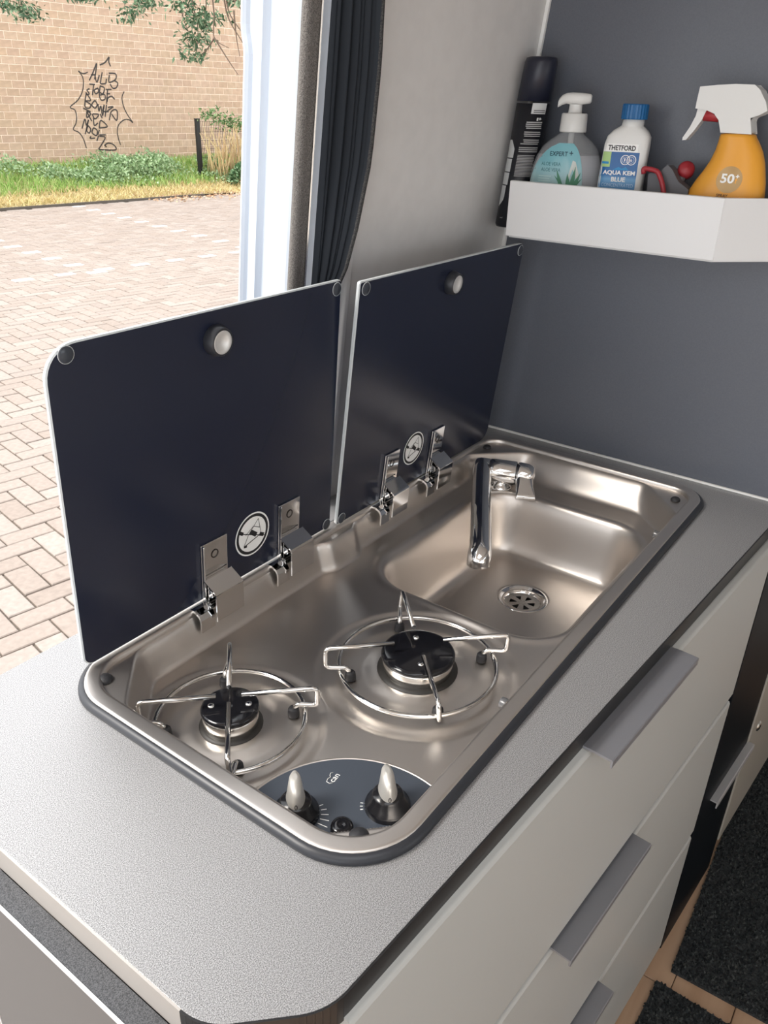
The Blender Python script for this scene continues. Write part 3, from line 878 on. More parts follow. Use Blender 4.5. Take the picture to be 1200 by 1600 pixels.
lid(0.5815, 1.0080, 0.6275, A2, 0.3430, (0.004, 0.022, 0.014, 0.004), ((0.6830, 0.7190), (0.8080, 0.8440)), (0.7950, 0.3112), (0.7600, 0.0620, 0.0270),
    ((0.5935, 0.3335), (0.9955, 0.3320), (0.5905, 0.0085)), 'right dark glass lid behind the sink bowl')
adopt(unit)
tag(unit, 'steel combination sink and two burner hob with raised glass lids', 'sink hob')

# ------------------------------------------------------------------ folding chrome tap
tp = empty('folding_tap', (0.935, 0.560, ZP))
E0 = Vector((0.9290, 0.5890, 0.8890)); E1 = Vector((0.9510, 0.5270, 0.8890))
ax_ = (E1 - E0).normalized()
MB().lathe([(0.020, 0), (0.0200, 0.003), (0.0150, 0.006), (0.0125, 0.012), (0.0125, 0.026)], (0.9395, 0.5560, ZP), (0, 0, 1), 24).build('base', CHROME, tp)
MB().lathe([(0.0, -0.0150), (0.0130, -0.0140), (0.0180, -0.0100), (0.0195, -0.003), (0.0195, 0.0120), (0.0186, 0.0126), (0.0186, 0.0134), (0.0200, 0.0142), (0.0206, 0.022), (0.0206, 0.0580), (0.0196, 0.0592), (0.0175, 0.0596)], E0, ax_, 32).build('body', CHROME, tp)
tip = Vector((0.7440, 0.4830, 0.8540))
sp = [E0 + Vector((0.0, 0.0, 0.004)), E0 + Vector((-0.020, -0.012, 0.0035)), E0.lerp(tip, 0.35) + Vector((0, 0, 0.003)), E0.lerp(tip, 0.7) + Vector((0, 0, 0.002)), tip, tip + Vector((-0.012, -0.006, -0.005)), tip + Vector((-0.016, -0.008, -0.011)), tip + Vector((-0.0165, -0.0085, -0.017))]
MB().tube(bez(sp, 6), 0.012, 20, radii=[0.0140 + 0.0040 * min(1, k / 28) for k in range(43)]).build('spout', CHROME, tp)
MB().lathe([(0.0, 0.0030), (0.010, 0.0025), (0.0160, 0), (0.0178, -0.004), (0.0172, -0.008)], tip + Vector((-0.0155, -0.008, -0.008)), Vector((-.75, -.38, .25)), 20).build('spout_end', CHROME, tp)
L0_ = E0 + ax_ * 0.0605
mb = MB()
mb.lathe([(0.0175, 0), (0.0200, 0.0006), (0.0206, 0.004), (0.0195, 0.018), (0.0160, 0.027), (0.0, 0.0300)], L0_, ax_, 28)
mb.build('lever_hub', CHROME, tp)
dv = Vector((-0.52, -0.36, -0.30)).normalized()
sd_ = Vector((0, 0, 1)).cross(dv).normalized(); nm_ = dv.cross(sd_)
c_ = L0_ + ax_ * 0.010
rg_ = []
for (t_, w_, h_) in ((0.0, .0150, .0140), (0.014, .0150, .0120), (0.030, .0145, .0080), (0.046, .0160, .0042), (0.053, .0163, .0026)):
    rg_.append([c_ + dv * t_ + sd_ * p[0] + nm_ * p[1] for p in rrect(-w_, w_, -h_, h_, min(h_, w_) * .8, 5)])
mb = MB().rings(rg_, 0, True).build('lever', CHROME, tp)
adopt(tp)
tag(tp, 'chrome tap folded down over the sink bowl', 'tap')

# ================================================================== wall shelf and what stands on it
sh = empty('bottle_shelf', (1.03, 0.45, 1.262))
SX = 0.9690
MB().box(SX, SX + 0.010, 0.2915, 0.6060, 1.2650, 1.3440).build('front_board', SHELFWHITE, sh, 0.0012)
ch = MB(); ch.prism([(SX, 0.2912), (SX + 0.010, 0.2912 + .0042), (1.0885, 0.1858), (1.0885, 0.1717)], (0, 0, 0), (1, 0, 0), (0, 1, 0), (0, 0, 1), 1.2650, 1.3440)
ch.build('angled_board', SHELFWHITE, sh, 0.0008)
MB().prism([(SX + .0105, 0.296), (1.0885, 0.188), (1.0885, 0.6520), (1.058, 0.6520), (1.058, 0.6050), (SX + .0105, 0.6050)], (0, 0, 0), (1, 0, 0), (0, 1, 0), (0, 0, 1), 1.2620, 1.2680).build('base', SHELFWHITE, sh)
adopt(sh)
tag(sh, 'white wall shelf with raised front on the slate cupboard side', 'shelf')
ZS = 1.2684

class Bottle:
    """upright bottle: rings of superellipses, plus print laid on its front"""
    def __init__(s, x, y, phi, rows, n=2.2, lean=(0, 0)):
        c, d = math.cos(phi), math.sin(phi)
        s.o = Vector((x, y, 0)); s.fr = Vector((-c, -d, 0)); s.rt = Vector((d, -c, 0))
        s.z = [r[0] for r in rows]; s.w = [r[1] for r in rows]; s.d = [r[2] for r in rows]; s.c = [r[3] if len(r) > 3 else 0.0 for r in rows]
        s.nn = [r[4] if len(r) > 4 else n for r in rows]; s.lean = lean
    def get(s, z):
        return tuple(float(np.interp(z, s.z, q)) for q in (s.w, s.d, s.c, s.nn))
    def base(s, z):
        return s.o + Vector((s.lean[0] * (z - s.z[0]), s.lean[1] * (z - s.z[0]), z))
    def on(s, lat, z, off=0.0003):
        w, d, c, n = s.get(z)
        t = max(-0.999, min(0.999, (lat - c) / w))
        dep = d * (1 - abs(t) ** n) ** (1 / n)
        return s.base(z) + s.rt * lat + s.fr * (dep + off)
    def rings(s, seg=40, zs=None, shrink=1.0):
        out = []
        for z in (zs or s.z):
            w, d, c, n = s.get(z)
            r = []
            for k in range(seg):
                a = 2 * math.pi * k / seg
                ca, sa = math.cos(a), math.sin(a)
                r.append(s.base(z) + s.rt * (c + shrink * w * math.copysign(abs(ca) ** (2 / n), ca)) + s.fr * (shrink * d * math.copysign(abs(sa) ** (2 / n), sa)))
            out.append(r)
        return out
    def patch(s, mb, fl, frr, z0, z1, off=0.0003, mi=0, nu=14, nv=14):
        vs_ = []
        for j in range(nv + 1):
            z = z0 + (z1 - z0) * j / nv
            a, b = fl(z) if callable(fl) else fl, frr(z) if callable(frr) else frr
            for i in range(nu + 1):
                vs_.append(s.on(a + (b - a) * i / nu, z, off))
        mb.add(vs_, [(j * (nu + 1) + i, j * (nu + 1) + i + 1, (j + 1) * (nu + 1) + i + 1, (j + 1) * (nu + 1) + i) for j in range(nv) for i in range(nu)], mi, True)
    def text(s, mb, txt, lat, z, width, height, off=0.0006, mi=0, bold=0.0, slope=0.0):
        vs_, fs_ = text_shape(txt, 1.0, bold)
        xs = [v[0] for v in vs_]; ys = [v[1] for v in vs_]
        kx = width / (max(xs) - min(xs)); ky = height / (max(ys) - min(ys)); y0 = min(ys); xc = (max(xs) + min(xs)) / 2
        v2 = [((v[0] - xc) * kx, (v[1] - y0) * ky, 0) for v in vs_]
        v2, fs_ = sub_tris(v2, fs_, 0.006)
        mb.add([s.on(lat + v[0], z + v[1] + slope * v[0], off) for v in v2], fs_, mi)
    def poly(s, mb, pts, off=0.0005, mi=0):
        mb.add([s.on(p[0], p[1], off) for p in pts], [tuple(range(len(pts)))], mi)

# ---- black spray can leaning along the wall at the shelf end
CANBLACK = mat('can_black', (0.006, 0.007, 0.012), 0.35)
r_ = 0.0252
can = empty('spray_can', (1.042, 0.6385, ZS))
zb = ZS + 0.001
B = Bottle(1.042, 0.6360, math.radians(24), [(zb, r_ * .93, r_ * .93), (zb + .004, r_, r_), (zb + .178, r_, r_), (zb + .181, r_ * 1.015, r_ * 1.015), (zb + .2325, r_ * .97, r_ * .97), (zb + .238, r_ * .90, r_ * .90), (zb + .2395, r_ * .7, r_ * .7)], 2.0, (0, -0.112))
MB().rings(B.rings(44, B.z[:3])).build('can_body', CANBLACK, can)
MB().rings(B.rings(44, B.z[3:])).build('can_cap', mat('cap_navy', (0.012, 0.014, 0.028), 0.35), can)
pb = MB()
B.patch(pb, 0.000, 0.0205, 1.4335, 1.4480, .0003, 0, 10, 2)
for k in range(2):
    B.patch(pb, 0.0035, 0.0195, 1.4352 + .0025 * k, 1.4362 + .0025 * k, .0006, 1, 8, 1)
B.patch(pb, 0.0100, 0.0125, 1.4245, 1.4285, .0004, 0, 2, 1); B.poly(pb, [(0.0145, 1.4250), (0.0170, 1.4265), (0.0145, 1.4290), (0.0130, 1.4270)], .0004, 0)
z = 1.4215; k = 0
rr_ = random.Random(5)
while z > 1.345:
    gap = k in (4, 8, 12, 16)
    if not gap:
        a = -0.003 - (0.004 if z < 1.392 else 0) - rr_.random() * .002 if k < 17 else -0.0085
        if k in (0, 5, 9, 13): a += .0
        B.patch(pb, a, 0.0195 - (0 if k < 17 else .002) - rr_.random() * .0012, z, z + (0.0014 if k < 17 else .0011), .0003, 2, 10, 1)
    z -= 0.0027 if k < 17 else 0.0021
    k += 1
for (za, zb_, lo, hi) in ((1.372, 1.397, -.0246, -.0150), (1.352, 1.3705, -.0246, -.0158), (1.333, 1.3505, -.0246, -.0162), (1.300, 1.3315, -.0247, -.0178)):
    B.patch(pb, lo, (lambda z, a=za, b=zb_, h=hi: h - (0.006 * max(0, (z - 1.385) / .012) if z > 1.385 else 0) - (0.006 * (1.312 - z) / .012 if z < 1.312 else 0)), za, zb_, .0003, 0, 6, 6)
B.text(pb, 'ml', -0.0165, 1.283, 0.004, 0.0022, .0004, 0)
pb.build('can_print', [mat('print_light', (0.55, 0.56, 0.56), 0.5), BLACKPRINT, mat('print_grey', (0.36, 0.36, 0.36), 0.5)], can, fix=False)
adopt(can)
tag(can, 'tall black spray can with fine white print leaning against the wall', 'spray can')

# ---- soap dispenser
so = empty('soap_dispenser', (1.040, 0.548, ZS))
S = Bottle(1.040, 0.5480, math.radians(20), [(ZS, .044, .022), (ZS + .004, .050, .026), (1.300, .0545, .0285), (1.335, .0555, .029), (1.360, .0535, .028), (1.378, .0480, .0265), (1.392, .0390, .0235), (1.400, .0305, .0205), (1.406, .0215, .0175), (1.411, .0165, .0165)], 2.1)
MB().rings(S.rings(48)).build('bottle_body', see_through('clear_plastic', (0.62, 0.64, 0.66), 0.30, 0.06), so)
MB().rings(S.rings(48, [ZS + .003, 1.300, 1.335, 1.360, 1.3805], 0.955)).build('liquid', mat('pale_soap', (0.50, 0.50, 0.53), 0.25), so)['label'] = 'pale soap inside the clear bottle'
MB().tube([(1.040, 0.548, 1.30), (1.040, 0.548, 1.41)], 0.0042, 10).build('dip_tube', WHITEPRINT, so)
WP = mat('white_plastic', (0.74, 0.74, 0.72), 0.32)
MB().lathe([(0.0, 1.411), (0.0192, 1.411), (0.0197, 1.413), (0.0188, 1.4350), (0.0172, 1.4362), (0.0105, 1.4362), (0.0098, 1.4372), (0.0092, 1.4480)], (1.040, 0.5465, 0), (0, 0, 1), 28).build('collar', WP, so)
hd = MB()
PV = S.rt
sec = []
for (l, zc, w_, h_) in ((0.0220, 1.4555, .0070, .0040), (0.0200, 1.4555, .0092, .0062), (0.008, 1.4552, .0110, .0078), (-0.006, 1.4555, .0110, .0078), (-0.0140, 1.4555, .0090, .0070), (-0.0205, 1.4530, .0062, .0068), (-0.0245, 1.4495, .0048, .0058), (-0.0258, 1.4475, .0040, .0042)):
    sec.append([Vector((1.040, 0.5465, zc)) + PV * l + S.fr * p[0] + Vector((0, 0, p[1])) for p in rrect(-w_, w_, -h_, h_, min(w_, h_) * .8, 4)])
hd.rings(sec, 0, True)
hd.build('pump_head', WP, so)
def teal_label():
    m = mat('teal_label', (0.2, 0.5, 0.5), 0.35)
    nt = m.node_tree; b = nt.nodes['Principled BSDF']
    tc = nt.nodes.new('ShaderNodeTexCoord'); sx = nt.nodes.new('ShaderNodeSeparateXYZ')
    nt.links.new(tc.outputs['Generated'], sx.inputs[0])
    n = nt.nodes.new('ShaderNodeTexNoise'); n.inputs['Scale'].default_value = 3
    nt.links.new(tc.outputs['Generated'], n.inputs['Vector'])
    ad = nt.nodes.new('ShaderNodeMath'); ad.operation = 'MULTIPLY_ADD'; ad.inputs[1].default_value = 0.35
    nt.links.new(n.outputs['Fac'], ad.inputs[0]); nt.links.new(sx.outputs['Z'], ad.inputs[2])
    cr = nt.nodes.new('ShaderNodeValToRGB')
    e = cr.color_ramp.elements
    e[0].position = 0.25; e[0].color = (0.25, 0.50, 0.50, 1)
    e[1].position = 1.15 if False else 1.0; e[1].color = (0.20, 0.47, 0.53, 1)
    k = e.new(0.62); k.color = (0.50, 0.67, 0.67, 1)
    nt.links.new(ad.outputs[0], cr.inputs['Fac']); nt.links.new(cr.outputs['Color'], b.inputs['Base Color'])
    return m
lb = MB()
S.patch(lb, lambda z: -.0520 * math.sqrt(max(0.0, 1 - ((z - 1.330) / 0.0685) ** 2)) - .002, lambda z: 0.0005 + .0255 * math.sqrt(max(0.0, 1 - ((z - 1.330) / 0.0685) ** 2)), 1.275, 1.3965, .0003, 0, 22, 22)
lb.build('label', teal_label(), so, fix=False)['label'] = 'teal paper label'
pr2 = MB()
S.text(pr2, 'EXPERT', -0.0130, 1.3790, 0.0260, 0.0062, .0007, 0, 0.012)
S.text(pr2, '+', 0.0050, 1.3805, 0.0052, 0.0060, .0007, 0, 0.02)
S.text(pr2, 'ALOE VERA', -0.0230, 1.3655, 0.0290, 0.0050, .0007, 1)
S.text(pr2, 'ALOE VERA', -0.0225, 1.3575, 0.0290, 0.0050, .0007, 1)
for k in range(5):
    S.patch(pr2, -0.040, -0.021 - 0.002 * (k % 2), 1.3505 - k * .0034, 1.3515 - k * .0034, .0006, 2, 6, 1)
S.poly(pr2, [(0.0000, 1.335), (0.004, 1.352), (0.0085, 1.374), (0.0130, 1.372), (0.0190, 1.356), (0.0195, 1.345), (0.014, 1.352), (0.010, 1.362), (0.007, 1.352), (0.004, 1.337)], .0006, 3)
for (bx_, tx, tz, w_) in ((-0.004, -0.0135, 1.3610, .0035), (0.000, -0.0165, 1.3530, .003), (0.006, 0.0030, 1.3560, .004), (0.010, 0.0140, 1.3660, .0038), (0.013, 0.0220, 1.3580, .0036), (0.012, 0.0250, 1.3500, .003)):
    S.poly(pr2, [(bx_ - w_, 1.336), ((bx_ - w_ + tx) / 2 - w_ * .2, (1.336 + tz) / 2), (tx, tz), ((bx_ + w_ + tx) / 2 + w_ * .2, (1.336 + tz) / 2), (bx_ + w_, 1.336)], .0010, 4)
pr2.build('label_print', [mat('teal_ink', (0.005, 0.045, 0.07), 0.5), mat('teal_ink_light', (0.03, 0.16, 0.18), 0.5), mat('pale_teal', (0.55, 0.74, 0.72), 0.5), mat('label_flash', (0.62, 0.66, 0.62), 0.4), mat('aloe_green', (0.07, 0.26, 0.15), 0.5)], so, fix=False)
adopt(so)
tag(so, 'clear soap dispenser with white pump and teal label', 'soap dispenser')

# ---- white bottle with blue cap
bb = empty('sanitary_fluid_bottle', (1.036, 0.4600, ZS))
Q = Bottle(1.036, 0.4600, math.radians(14), [(ZS, .0300, .0170), (ZS + .003, .0320, .0195), (1.350, .0318, .0195), (1.398, .0312, .0192, .0018), (1.409, .0295, .0185, .003), (1.4165, .0240, .0165, .004), (1.4215, .0170, .0150, .005), (1.423, .0152, .0148, .005), (1.432, .0150, .0148, .0055)], 5.0)
Q.nn[-1] = Q.nn[-2] = 2.0; Q.nn[-3] = 2.4; Q.nn[-4] = 3.2
MB().rings(Q.rings(56)).build('bottle_body', WP, bb)
cpv = Q.base(1.0) + Q.rt * 0.0055
capm = MB()
prof = []
seg = 48
for (rr, zc) in ((0.0178, 1.4310), (0.0183, 1.4320), (0.0181, 1.4490), (0.0170, 1.4505)):
    prof.append([Vector((cpv.x, cpv.y, zc)) + Vector((math.cos(2 * math.pi * k / seg), math.sin(2 * math.pi * k / seg), 0)) * (rr - (0.0006 if k % 2 else 0)) for k in range(seg)])
capm.rings(prof, 0, False).build('cap', mat('blue_cap', (0.006, 0.11, 0.30), 0.35), bb)['label'] = 'ribbed blue screw cap'
def blue_label():
    m = mat('blue_label', (0.01, 0.2, 0.6), 0.35)
    nt = m.node_tree; b = nt.nodes['Principled BSDF']
    tc = nt.nodes.new('ShaderNodeTexCoord'); sx = nt.nodes.new('ShaderNodeSeparateXYZ')
    nt.links.new(tc.outputs['Generated'], sx.inputs[0])
    cr = nt.nodes.new('ShaderNodeValToRGB'); e = cr.color_ramp.elements
    e[0].position = 0.30; e[0].color = (0.005, 0.115, 0.36, 1)
    e[1].position = 0.95; e[1].color = (0.005, 0.095, 0.30, 1)
    k = e.new(0.60); k.color = (0.14, 0.36, 0.62, 1)
    k = e.new(0.66); k.color = (0.005, 0.13, 0.38, 1)
    nt.links.new(sx.outputs['Z'], cr.inputs['Fac']); nt.links.new(cr.outputs['Color'], b.inputs['Base Color'])
    return m
MBl = MB(); Q.patch(MBl, -0.0296, 0.0225, 1.300, 1.3890, .0003, 0, 14, 10); MBl.build('label', blue_label(), bb, fix=False)['label'] = 'blue label with white lettering'
lp = MB()
Q.patch(lp, -0.0275, 0.0195, 1.3892, 1.3995, .0003, 0, 12, 3)
Q.text(lp, 'THETFORD', -0.0030, 1.3910, 0.0385, 0.0068, .0006, 1, 0.03)
Q.patch(lp, -0.0285, -0.0165, 1.3690, 1.3888, .0006, 2, 4, 2); Q.patch(lp, -0.0285, -0.0185, 1.3730, 1.3760, .0009, 4, 3, 1)
Q.text(lp, 'AQUA KEM', -0.0025, 1.3580, 0.0455, 0.0068, .0006, 0, 0.035)
Q.text(lp, 'BLUE', -0.0020, 1.3497, 0.0200, 0.0064, .0006, 0, 0.035)
Q.text(lp, 'CONCENTRATED', -0.0025, 1.3430, 0.0450, 0.0046, .0006, 3)
for c_ in (0.0040, 0.0125):
    for r0, r1 in ((0.0066, 0.0056), (0.0040, 0.0036)):
        ring = [(c_ + r * math.cos(2 * math.pi * k / 24), 1.3790 + r * math.sin(2 * math.pi * k / 24)) for r in (r0, r1) for k in range(24)]
        lp.add([Q.on(p[0], p[1], .0006) for p in ring], [(k, (k + 1) % 24, 24 + (k + 1) % 24, 24 + k) for k in range(24)], 0)
Q.text(lp, '1', 0.0034, 1.3770, 0.0016, 0.0042, .0006, 0); Q.text(lp, '6', 0.0125, 1.3770, 0.0026, 0.0042, .0006, 0)
Q.poly(lp, [(-.012, 1.3655), (-.004, 1.3695), (0.001, 1.3675), (0.006, 1.3700), (0.011, 1.3655)], .0005, 4)
lp.build('label_print', [WHITEPRINT, BLACKPRINT, mat('ribbon_green', (0.42, 0.62, 0.25), 0.5), mat('pale_blue', (0.45, 0.62, 0.80), 0.5), mat('mid_blue', (0.02, 0.26, 0.55), 0.5)], bb, fix=False)
adopt(bb)
tag(bb, 'white bottle with blue screw cap and blue label', 'bottle')

# ---- orange sun spray bottle
ob = empty('sun_spray_bottle', (1.036, 0.310, ZS))
rows = []
for (z, a, b, d) in ((ZS, .350, .266, .021), (ZS + .004, .356, .261, .025), (1.300, .362, .258, .0275), (1.330, .363, .2585, .0275), (1.347, .358, .2595, .027), (1.360, .3515, .2615, .026), (1.372, .3440, .2645, .0245), (1.385, .3375, .2680, .0225), (1.398, .3335, .2735, .0205), (1.408, .3320, .2800, .0195), (1.4145, .3315, .2850, .0190), (1.4175, .3305, .2865, .0185), (1.4185, .3255, .2910, .0150)):
    rows.append((z, (a - b) / 2, d, 0.310 - (a + b) / 2))
R_ = Bottle(1.036, 0.310, 0.0, rows, 2.3)
MB().rings(R_.rings(52)).build('bottle_body', mat('orange_plastic', (0.80, 0.36, 0.035), 0.36), ob)
def hc(cx, cy): return (0.366 - (cx - 925) * 0.000294 - (cy - 200) * 0.0000615, 1.474 - (cy - 200) * 0.000277)
head = [(925, 205), (1000, 197), (1080, 192), (1160, 194), (1182, 215), (1205, 262), (1212, 300), (1180, 318), (1142, 332), (1146, 400), (1012, 398), (1004, 345), (985, 318), (950, 304), (902, 298), (908, 270)]
MB().prism([hc(*p) for p in head], (1.036, 0, 0), (0, 1, 0), (0, 0, 1), (1, 0, 0), -0.0155, 0.0155).build('spray_head', WP, ob, 0.005, 3, 20)
trg = [(905, 296), (945, 303), (920, 350), (885, 395), (848, 436), (830, 440), (832, 428), (868, 378), (895, 330)]
MB().prism([hc(*p) for p in trg], (1.036, 0, 0), (0, 1, 0), (0, 0, 1), (1, 0, 0), -0.0075, 0.0075).build('trigger', WP, ob, 0.0015, 2)
y0, z0 = hc(958, 326)
MB().lathe([(0.0, -.013), (0.0062, -.0125), (0.0075, -.010), (0.0075, .010), (0, .0105)], (1.036, y0, z0), (0, 1, 0.05), 18).build('piston', mat('red_plastic', (0.42, 0.035, 0.045), 0.4), ob)['label'] = 'red piston behind the trigger'
op = MB()
lc_, zc_ = 0.0075, 1.3635
op.add([R_.on(lc_, zc_, .0004)] + [R_.on(lc_ + .0165 * math.cos(2 * math.pi * k / 32), zc_ + .0165 * math.sin(2 * math.pi * k / 32), .0004) for k in range(32)], [(0, 1 + k, 1 + (k + 1) % 32) for k in range(32)], 0)
R_.text(op, '50', 0.0055, 1.3590, 0.0175, 0.0118, .0008, 1, 0.03)
R_.text(op, '+', 0.0175, 1.3657, 0.0045, 0.0045, .0008, 1, 0.03)
R_.text(op, 'SPRAY', 0.0030, 1.3415, 0.0150, 0.0040, .0006, 2, 0.01)
op.build('print', [mat('bronze_disc', (0.40, 0.25, 0.10), 0.3, 0.3), WHITEPRINT, mat('brown_ink', (0.10, 0.05, 0.02), 0.5)], ob, fix=False)
adopt(ob)
tag(ob, 'orange sun spray bottle marked 50+ with white trigger head', 'spray bottle')

# ---- red and grey hand tool
ht = empty('hand_tool', (1.030, 0.385, ZS))
GR = mat('tool_grey', (0.12, 0.12, 0.13), 0.55); RD = mat('tool_red', (0.36, 0.025, 0.035), 0.42)
# grey leather-like wedge standing on the shelf floor
wd = [hc(*p) for p in ((665, 660), (672, 600), (725, 590), (768, 552), (790, 575), (815, 625), (862, 660))]
wd = [(wd[0][0], ZS)] + wd + [(wd[-1][0] - .004, ZS)]
MB().prism(wd, (1.020, 0, 0), (0, 1, 0), (0, 0, 1), (1, 0, 0), 0, 0.022).build('body', GR, ht, 0.003, 2, 20)
tb_ = [hc(*p) for p in ((660, 600), (658, 574), (705, 578), (730, 586), (745, 625), (752, 660), (755, 700))]
MB().tube(fillet([Vector((1.012, p[0], p[1])) for p in tb_], 0.004, 4), 0.0034, 10).build('red_loop', RD, ht)
y0, z0 = hc(826, 578)
MB().lathe([(0.0, -.010), (0.0095, -.009), (0.0115, -.004), (0.0115, .004), (0.009, .009), (0, .010)], (1.046, y0, z0), (-.8, -.3, .4), 22).build('red_knob', RD, ht)
MB().tube([(1.046, y0, z0), (1.040, y0 + .006, z0 - .02), (1.034, y0 + .012, 1.300)], 0.006, 12).build('stem', GR, ht)
adopt(ht)
tag(ht, 'grey tool with red handle loop lying beside the orange bottle', 'tool')

# ================================================================== outdoors: paved car park
pv = MB().box(-14, 26, 1.0, 15.2, ZG - 0.30, ZG - 0.014).build('pavement', speckle('joint_sand', (0.133, 0.110, 0.086), (0.206, 0.173, 0.140), 60, 0.95))
tag(pv, 'herringbone brick paved car park outside the door', None, None, 'structure')
W = 0.1225
PA = math.radians(-9.3)
E1_ = Vector((math.cos(PA), math.sin(PA), 0)); E2_ = Vector((-math.sin(PA), math.cos(PA), 0))
PO = Vector((1.16, 2.79, ZG))
PAVER = varied('paver_brick', [(0.261, 0.215, 0.184), (0.305, 0.257, 0.225), (0.281, 0.232, 0.200), (0.324, 0.279, 0.248), (0.271, 0.227, 0.199)], 0.85, 34, False, 0.3, 0.25)
PAVER_O = varied('paver_brick_single', [(0.261, 0.215, 0.184), (0.305, 0.257, 0.225), (0.281, 0.232, 0.200), (0.324, 0.279, 0.248), (0.271, 0.227, 0.199)], 0.85, 34, True, 0.3, 0.25)
WHITEPAVER = speckle('white_paver_paint', (0.62, 0.60, 0.55), (0.74, 0.72, 0.68), 30, 0.8)
def paver_shape(hx_, hy_, h=0.014, g=0.0045):
    a, b = hx_ - g, hy_ - g; c = 0.004
    return [(-a, -b, -h), (a, -b, -h), (a, b, -h), (-a, b, -h), (-a, -b, -c), (a, -b, -c), (a, b, -c), (-a, b, -c), (-a + c, -b + c, 0), (a - c, -b + c, 0), (a - c, b - c, 0), (-a + c, b - c, 0)], \
        [(0, 1, 5, 4), (1, 2, 6, 5), (2, 3, 7, 6), (3, 0, 4, 7), (4, 5, 9, 8), (5, 6, 10, 9), (6, 7, 11, 10), (7, 4, 8, 11), (8, 9, 10, 11)]
CR = [Vector(v) for v in CAM_R]; CC = Vector(CAM_C)
def project(P):
    d = Vector(P) - CC
    w_ = CR[2].dot(d)
    if w_ < 0.05: return None
    return 600 + FOCAL_PX * CR[0].dot(d) / w_, 800 + FOCAL_PX * CR[1].dot(d) / w_, w_
def in_view(P):
    """seen past the counter, the lid and the door pillar in the photograph"""
    q = project(P)
    if not q or not (-12 < q[0] < 392 and -12 < q[1] < 1060): return None
    if q[1] > 1050 - 0.47 * q[0] + 8: return None
    if q[0] > 74 and q[1] > 560 - 0.238 * q[0]: return None
    if q[0] > 64 and q[1] > 575: 
        if q[0] > 70 + (q[1] - 575) * 0.12: return None
    return q[2]
bricks = []
for i in range(-60, 130):
    for j in range(-25, 112):
        k = (i - j) % 4
        if k == 0: c = PO + E1_ * ((i + 1.0) * W) + E2_ * ((j + .5) * W); v = 0
        elif k == 3: c = PO + E1_ * ((i + .5) * W) + E2_ * ((j + 1.0) * W); v = 1
        else: continue
        ky = 15.0 - (c.x - 8.39) * 0.105
        if c.y > ky - 0.03 or c.y < 1.1 or c.y < 1.25 + 0 * c.x: continue
        if not (-3.0 < c.x < 14.5): continue
        if c.y > 9.3 and (c.x < 0.0): continue
        bricks.append((c, v))
seen = sorted([(in_view(c), n) for n, (c, v) in enumerate(bricks) if in_view(c)])[:300]
single = {n for _, n in seen}
pvv, pvf = paver_shape(W, W / 2)
pme = MB().add(pvv, pvf).mesh('paver', PAVER_O)
rg = np.random.RandomState(11)
allv = []; allf = []
for n, (c, v) in enumerate(bricks):
    dz = rg.uniform(-0.003, 0.002); an = PA + (math.pi / 2 if v else 0) + rg.uniform(-.012, .012)
    if n in single:
        o = bpy.data.objects.new('paver', pme); COL.objects.link(o); o.parent = pv
        o.location = (c.x, c.y, c.z + dz); o.rotation_euler = (rg.uniform(-.008, .008), rg.uniform(-.008, .008), an)
    else:
        ca, sa = math.cos(an), math.sin(an); b0 = len(allv)
        allv += [(c.x + p[0] * ca - p[1] * sa, c.y + p[0] * sa + p[1] * ca, c.z + dz + p[2]) for p in pvv]
        allf += [tuple(q + b0 for q in f) for f in pvf]
far = MB().add(allv, allf).build('far_pavers', PAVER, pv, fix=False)
far['kind'] = 'stuff'
# white bricks marking the parking bays
wv, wf = paver_shape(W * 0.98, W * 0.56, 0.010)
wme = MB().add(wv, wf).mesh('white_paver', WHITEPAVER)
marks = []
for k in range(-2, 12): marks.append((Vector((9.70 - 0.1265 * k, 14.0 - 0.627 * k, 0)), 0))
for k in range(-1, 5): marks.append((Vector((6.37 - 0.085 * k, 11.30 - 0.60 * k, 0)), 0))
for k in range(-3, 9): marks.append((Vector((5.16 + 0.522 * k, 9.12 - 0.066 * k, 0)), 0))
for k in range(0, 4): marks.append((Vector((7.9 - 0.1265 * k, 13.0 - 0.627 * k, 0)), 0))
for c, v in marks[:-4]:
    o = bpy.data.objects.new('white_paver', wme); COL.objects.link(o); o.parent = pv
    o.location = (c.x, c.y, ZG + 0.004); o.rotation_euler = (0, 0, PA)

# ================================================================== outdoors: block wall
WO = Vector((11.295, 18.882, -0.111)); WA = math.radians(-5)
WE = Vector((math.cos(WA), math.sin(WA), 0)); WN = Vector((math.sin(WA), -math.cos(WA), 0))   # WN towards the van
def wp(u, z, off=0.0): return Vector((WO.x, WO.y, 0)) + WE * u + WN * off + Vector((0, 0, z))
wb = MB()
vs_ = [wp(u, z, d) for z in (-0.45, 5.2) for d in (-0.3, -0.006) for u in (-9, 15)]
wb.add(vs_, [(0, 2, 3, 1), (4, 5, 7, 6), (0, 1, 5, 4), (2, 6, 7, 3), (0, 4, 6, 2), (1, 3, 7, 5)])
WALL = wb.build('wall_outside', speckle('pale_mortar', (0.760, 0.596, 0.456), (0.861, 0.697, 0.559), 5, 0.95))
tag(WALL, 'tan block wall across the car park with black graffiti', None, None, 'structure')
BC = [(0.432, 0.308, 0.216), (0.486, 0.344, 0.249), (0.459, 0.335, 0.234), (0.514, 0.376, 0.276), (0.450, 0.317, 0.234), (0.497, 0.354, 0.244)]
BRK = varied('wall_block', BC, 0.9, 9, False, 0.2); BRK_O = varied('wall_block_single', BC, 0.9, 9, True, 0.2)
BW, BH = 0.302, 0.1600
